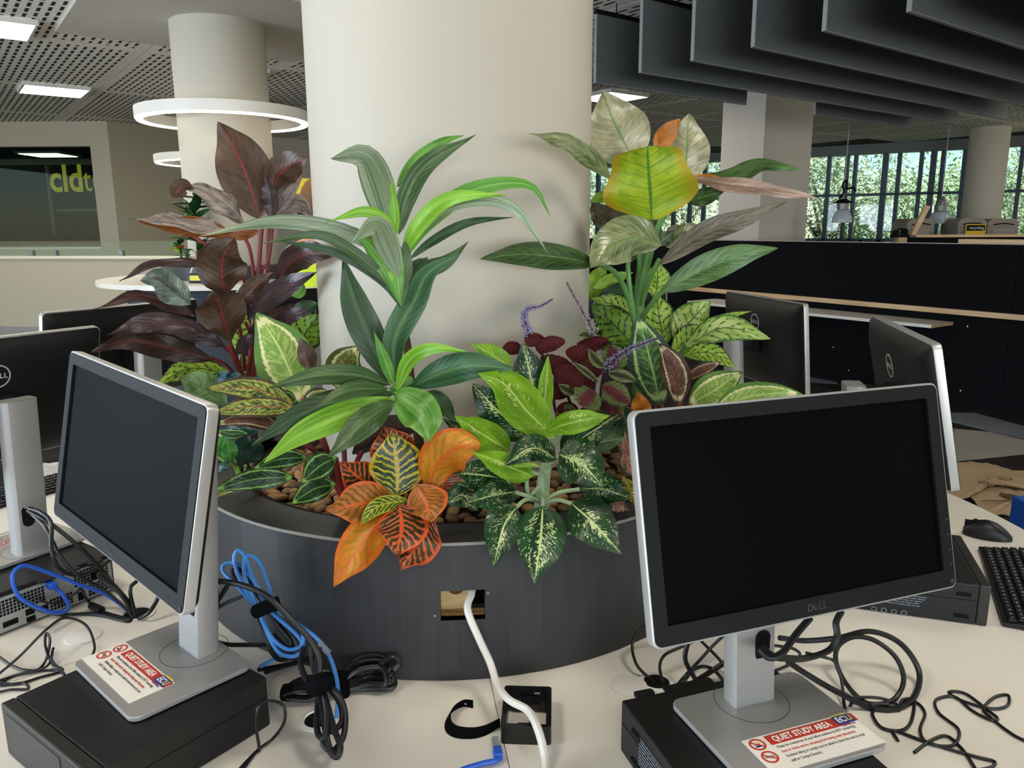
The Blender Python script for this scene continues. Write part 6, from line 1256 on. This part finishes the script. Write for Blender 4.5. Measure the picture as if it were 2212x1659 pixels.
cable('mouse_lead', 'long tangled thin mouse lead on the desk at the lower right', [(2240, 1610, T0), (2190, 1588, T0), (2140, 1550, T0), (2125, 1530, T0), (2150, 1505, T0), (2178, 1502, T0), (2175, 1525, T0), (2135, 1530, T0), (2075, 1512, T0), (2050, 1495, T0), (2085, 1498, T0), (2135, 1535, T0), (2155, 1552, T0), (2140, 1555, T0), (2100, 1535, T0), (2062, 1505, T0), (2022, 1512, T0), (2028, 1540, T0), (2070, 1575, T0), (2065, 1605, T0), (2040, 1612, T0), (2000, 1602, T0), (1988, 1575, T0), (1998, 1540, T0), (1975, 1515, T0), (1945, 1525, T0+.003)], .0026, M_cab)
cable('mouse_lead', 'thin black lead zigzagging beside the right computer', [(1836, 1525, DZ+.01), (1850, 1508, DZ+.015), (1900, 1508, DZ+.01), (1935, 1520, T0), (1940, 1535, T0), (1950, 1512, T0+.003), (1974, 1515, T0), (1968, 1560, T0), (1945, 1578, T0), (1905, 1572, T0), (1885, 1545, T0), (1890, 1530, T0)], .0028, M_cab)
cable('mouse_lead', 'thin black lead running off the bottom right', [(1940, 1600, T0), (1930, 1578, T0), (1980, 1595, T0), (2040, 1615, T0), (2110, 1635, T0), (2148, 1645, T0), (2140, 1658, T0), (2100, 1665, T0)], .0026, M_cab)
cable('mouse_lead', 'thin black lead bent beside the right base plate', [(1975, 1625, T0), (2010, 1600, T0), (2045, 1590, T0), (2080, 1620, T0), (2110, 1665, T0)], .0026, M_cab)
# ---------------------------------------------------------------- keyboards and mouse
M_key = plain('black_key', '#141416', .5, .35, var=.1); M_kb = plain('keyboard_body', '#0f0f11', .45, .4, var=.1); M_prn = plain('key_print', '#9aa0a8', .6, .2); M_prb = plain('key_print_blue', '#4a9ac4', .6, .2)
def keyboard(label, c, ang, nx=22, ny=6, printed=True, w=.44, d=.125):
    t = thing('keyboard', label, 'keyboard', (c.x, c.y, DZ), ang, 'black keyboards')
    MB().loft([[(-w/2, -d/2, .002), (w/2, -d/2, .002), (w/2, d/2, .002), (-w/2, d/2, .002)], [(-w/2, -d/2, .010), (w/2, -d/2, .010), (w/2, d/2, .020), (-w/2, d/2, .020)]]).build('body', M_kb, t, bev=.002)
    k0 = None; rs = random.Random(5); pr = MB(); pb = MB()
    for j in range(ny):
        x = -w/2+.008
        while x < w/2-.022:
            wk = .0158 if not (j == 0 and -.12 < x < -.02) else .0158
            if not (.068 < x < .072 or .128 < x < .132):
                y = -d/2+.012+.0185*j; z = .0105+.0185*j/ d*.010+.001*0 + .010*(y+d/2)/d*0.9
                if k0 is None: k0 = MB().loft([[(0, 0, 0), (.0158, 0, 0), (.0158, .0155, 0), (0, .0155, 0)], [(.0012, .0012, .004), (.0146, .0012, .004), (.0146, .0145, .0045), (.0012, .0145, .0045)]]).build('key', M_key, t); k0.location = (x, y, z)
                else: kk = inst(k0, 'key', t); kk.location = (x, y, z)
                if printed: (pb if (j == 5 and -.14 < x < -.06) else pr).box((x+.004, y+.006, z+.0044), (x+.004+rs.uniform(.003, .007), y+.0095, z+.0048))
            x += .0192
    if printed: pr.build('key_legend', M_prn, t); pb.build('key_legend_blue', M_prb, t) if pb.v else None
    return t
ka, kb_ = atZ(2115, 1172, DZ+.02), atZ(2178, 1382, DZ+.01); e = (kb_-ka); e.z = 0; ang = math.atan2(e.y, e.x)
tl = Vector((math.cos(ang), math.sin(ang), 0)); nn_ = Vector((-tl.y, tl.x, 0))
keyboard('black keyboard at the right picture edge beside the computer', Vector((ka.x, ka.y, 0)) + tl*.22 + nn_*.062, ang+math.pi if False else ang)
k1 = atZ(75, 1070, DZ); keyboard('black keyboard behind the leftmost stand', Vector((k1.x-.02, k1.y+.02, 0)), R(58), printed=False)
mq = atZ(2132, 1160, DZ); t = thing('computer_mouse', 'black computer mouse beside the keyboard', 'mouse', (mq.x, mq.y, DZ), R(-28))
mb = MB(); rings = []
for i in range(13):
    f = i/12; x = -.058 + .116*f; hw = .031*math.sin(math.pi*min(1, max(0.02, f*.94+.03)))**.45; hh = .046*math.sin(math.pi*(f*.86+.10))**.8
    rings.append([(x, hw*math.cos(R(a)), .002 + hh*max(0, math.sin(R(a)))**.75) for a in range(0, 181, 15)])
mb.loft(rings); mb.build('shell', plain('mouse_black', '#161618', .42, .4, var=.08), t, True)
MB().lathe([(.009, -.003), (.011, 0), (.009, .003)], 14, Matrix.Translation((-.030, 0, .037)) @ Matrix.Rotation(R(90), 4, 'X')).build('wheel', M_dark, t, True); MB().box((-.056, -.0006, .022), (-.020, .0006, .0425)).build('button_gap', M_dark, t)
# crumpled plastic sheet and paper behind the leftmost stand
k2 = atZ(108, 1018, DZ); sh = thing('plastic_bag', 'crumpled pale plastic bag behind the leftmost monitor', 'bag', (k2.x, k2.y, DZ)); mb = MB(); rs = random.Random(9)
g_ = [[(-.11+.022*i+rs.uniform(-.004, .004), -.08+.02*j+rs.uniform(-.004, .004), .004+rs.uniform(0, .02)*(0 < i < 10 and 0 < j < 8)) for i in range(11)] for j in range(9)]
mb.loft(g_, closed=False, cap=False); mb.build('film', plain('pale_film', '#cfcbc8', .35, .5, var=.08), sh, True)
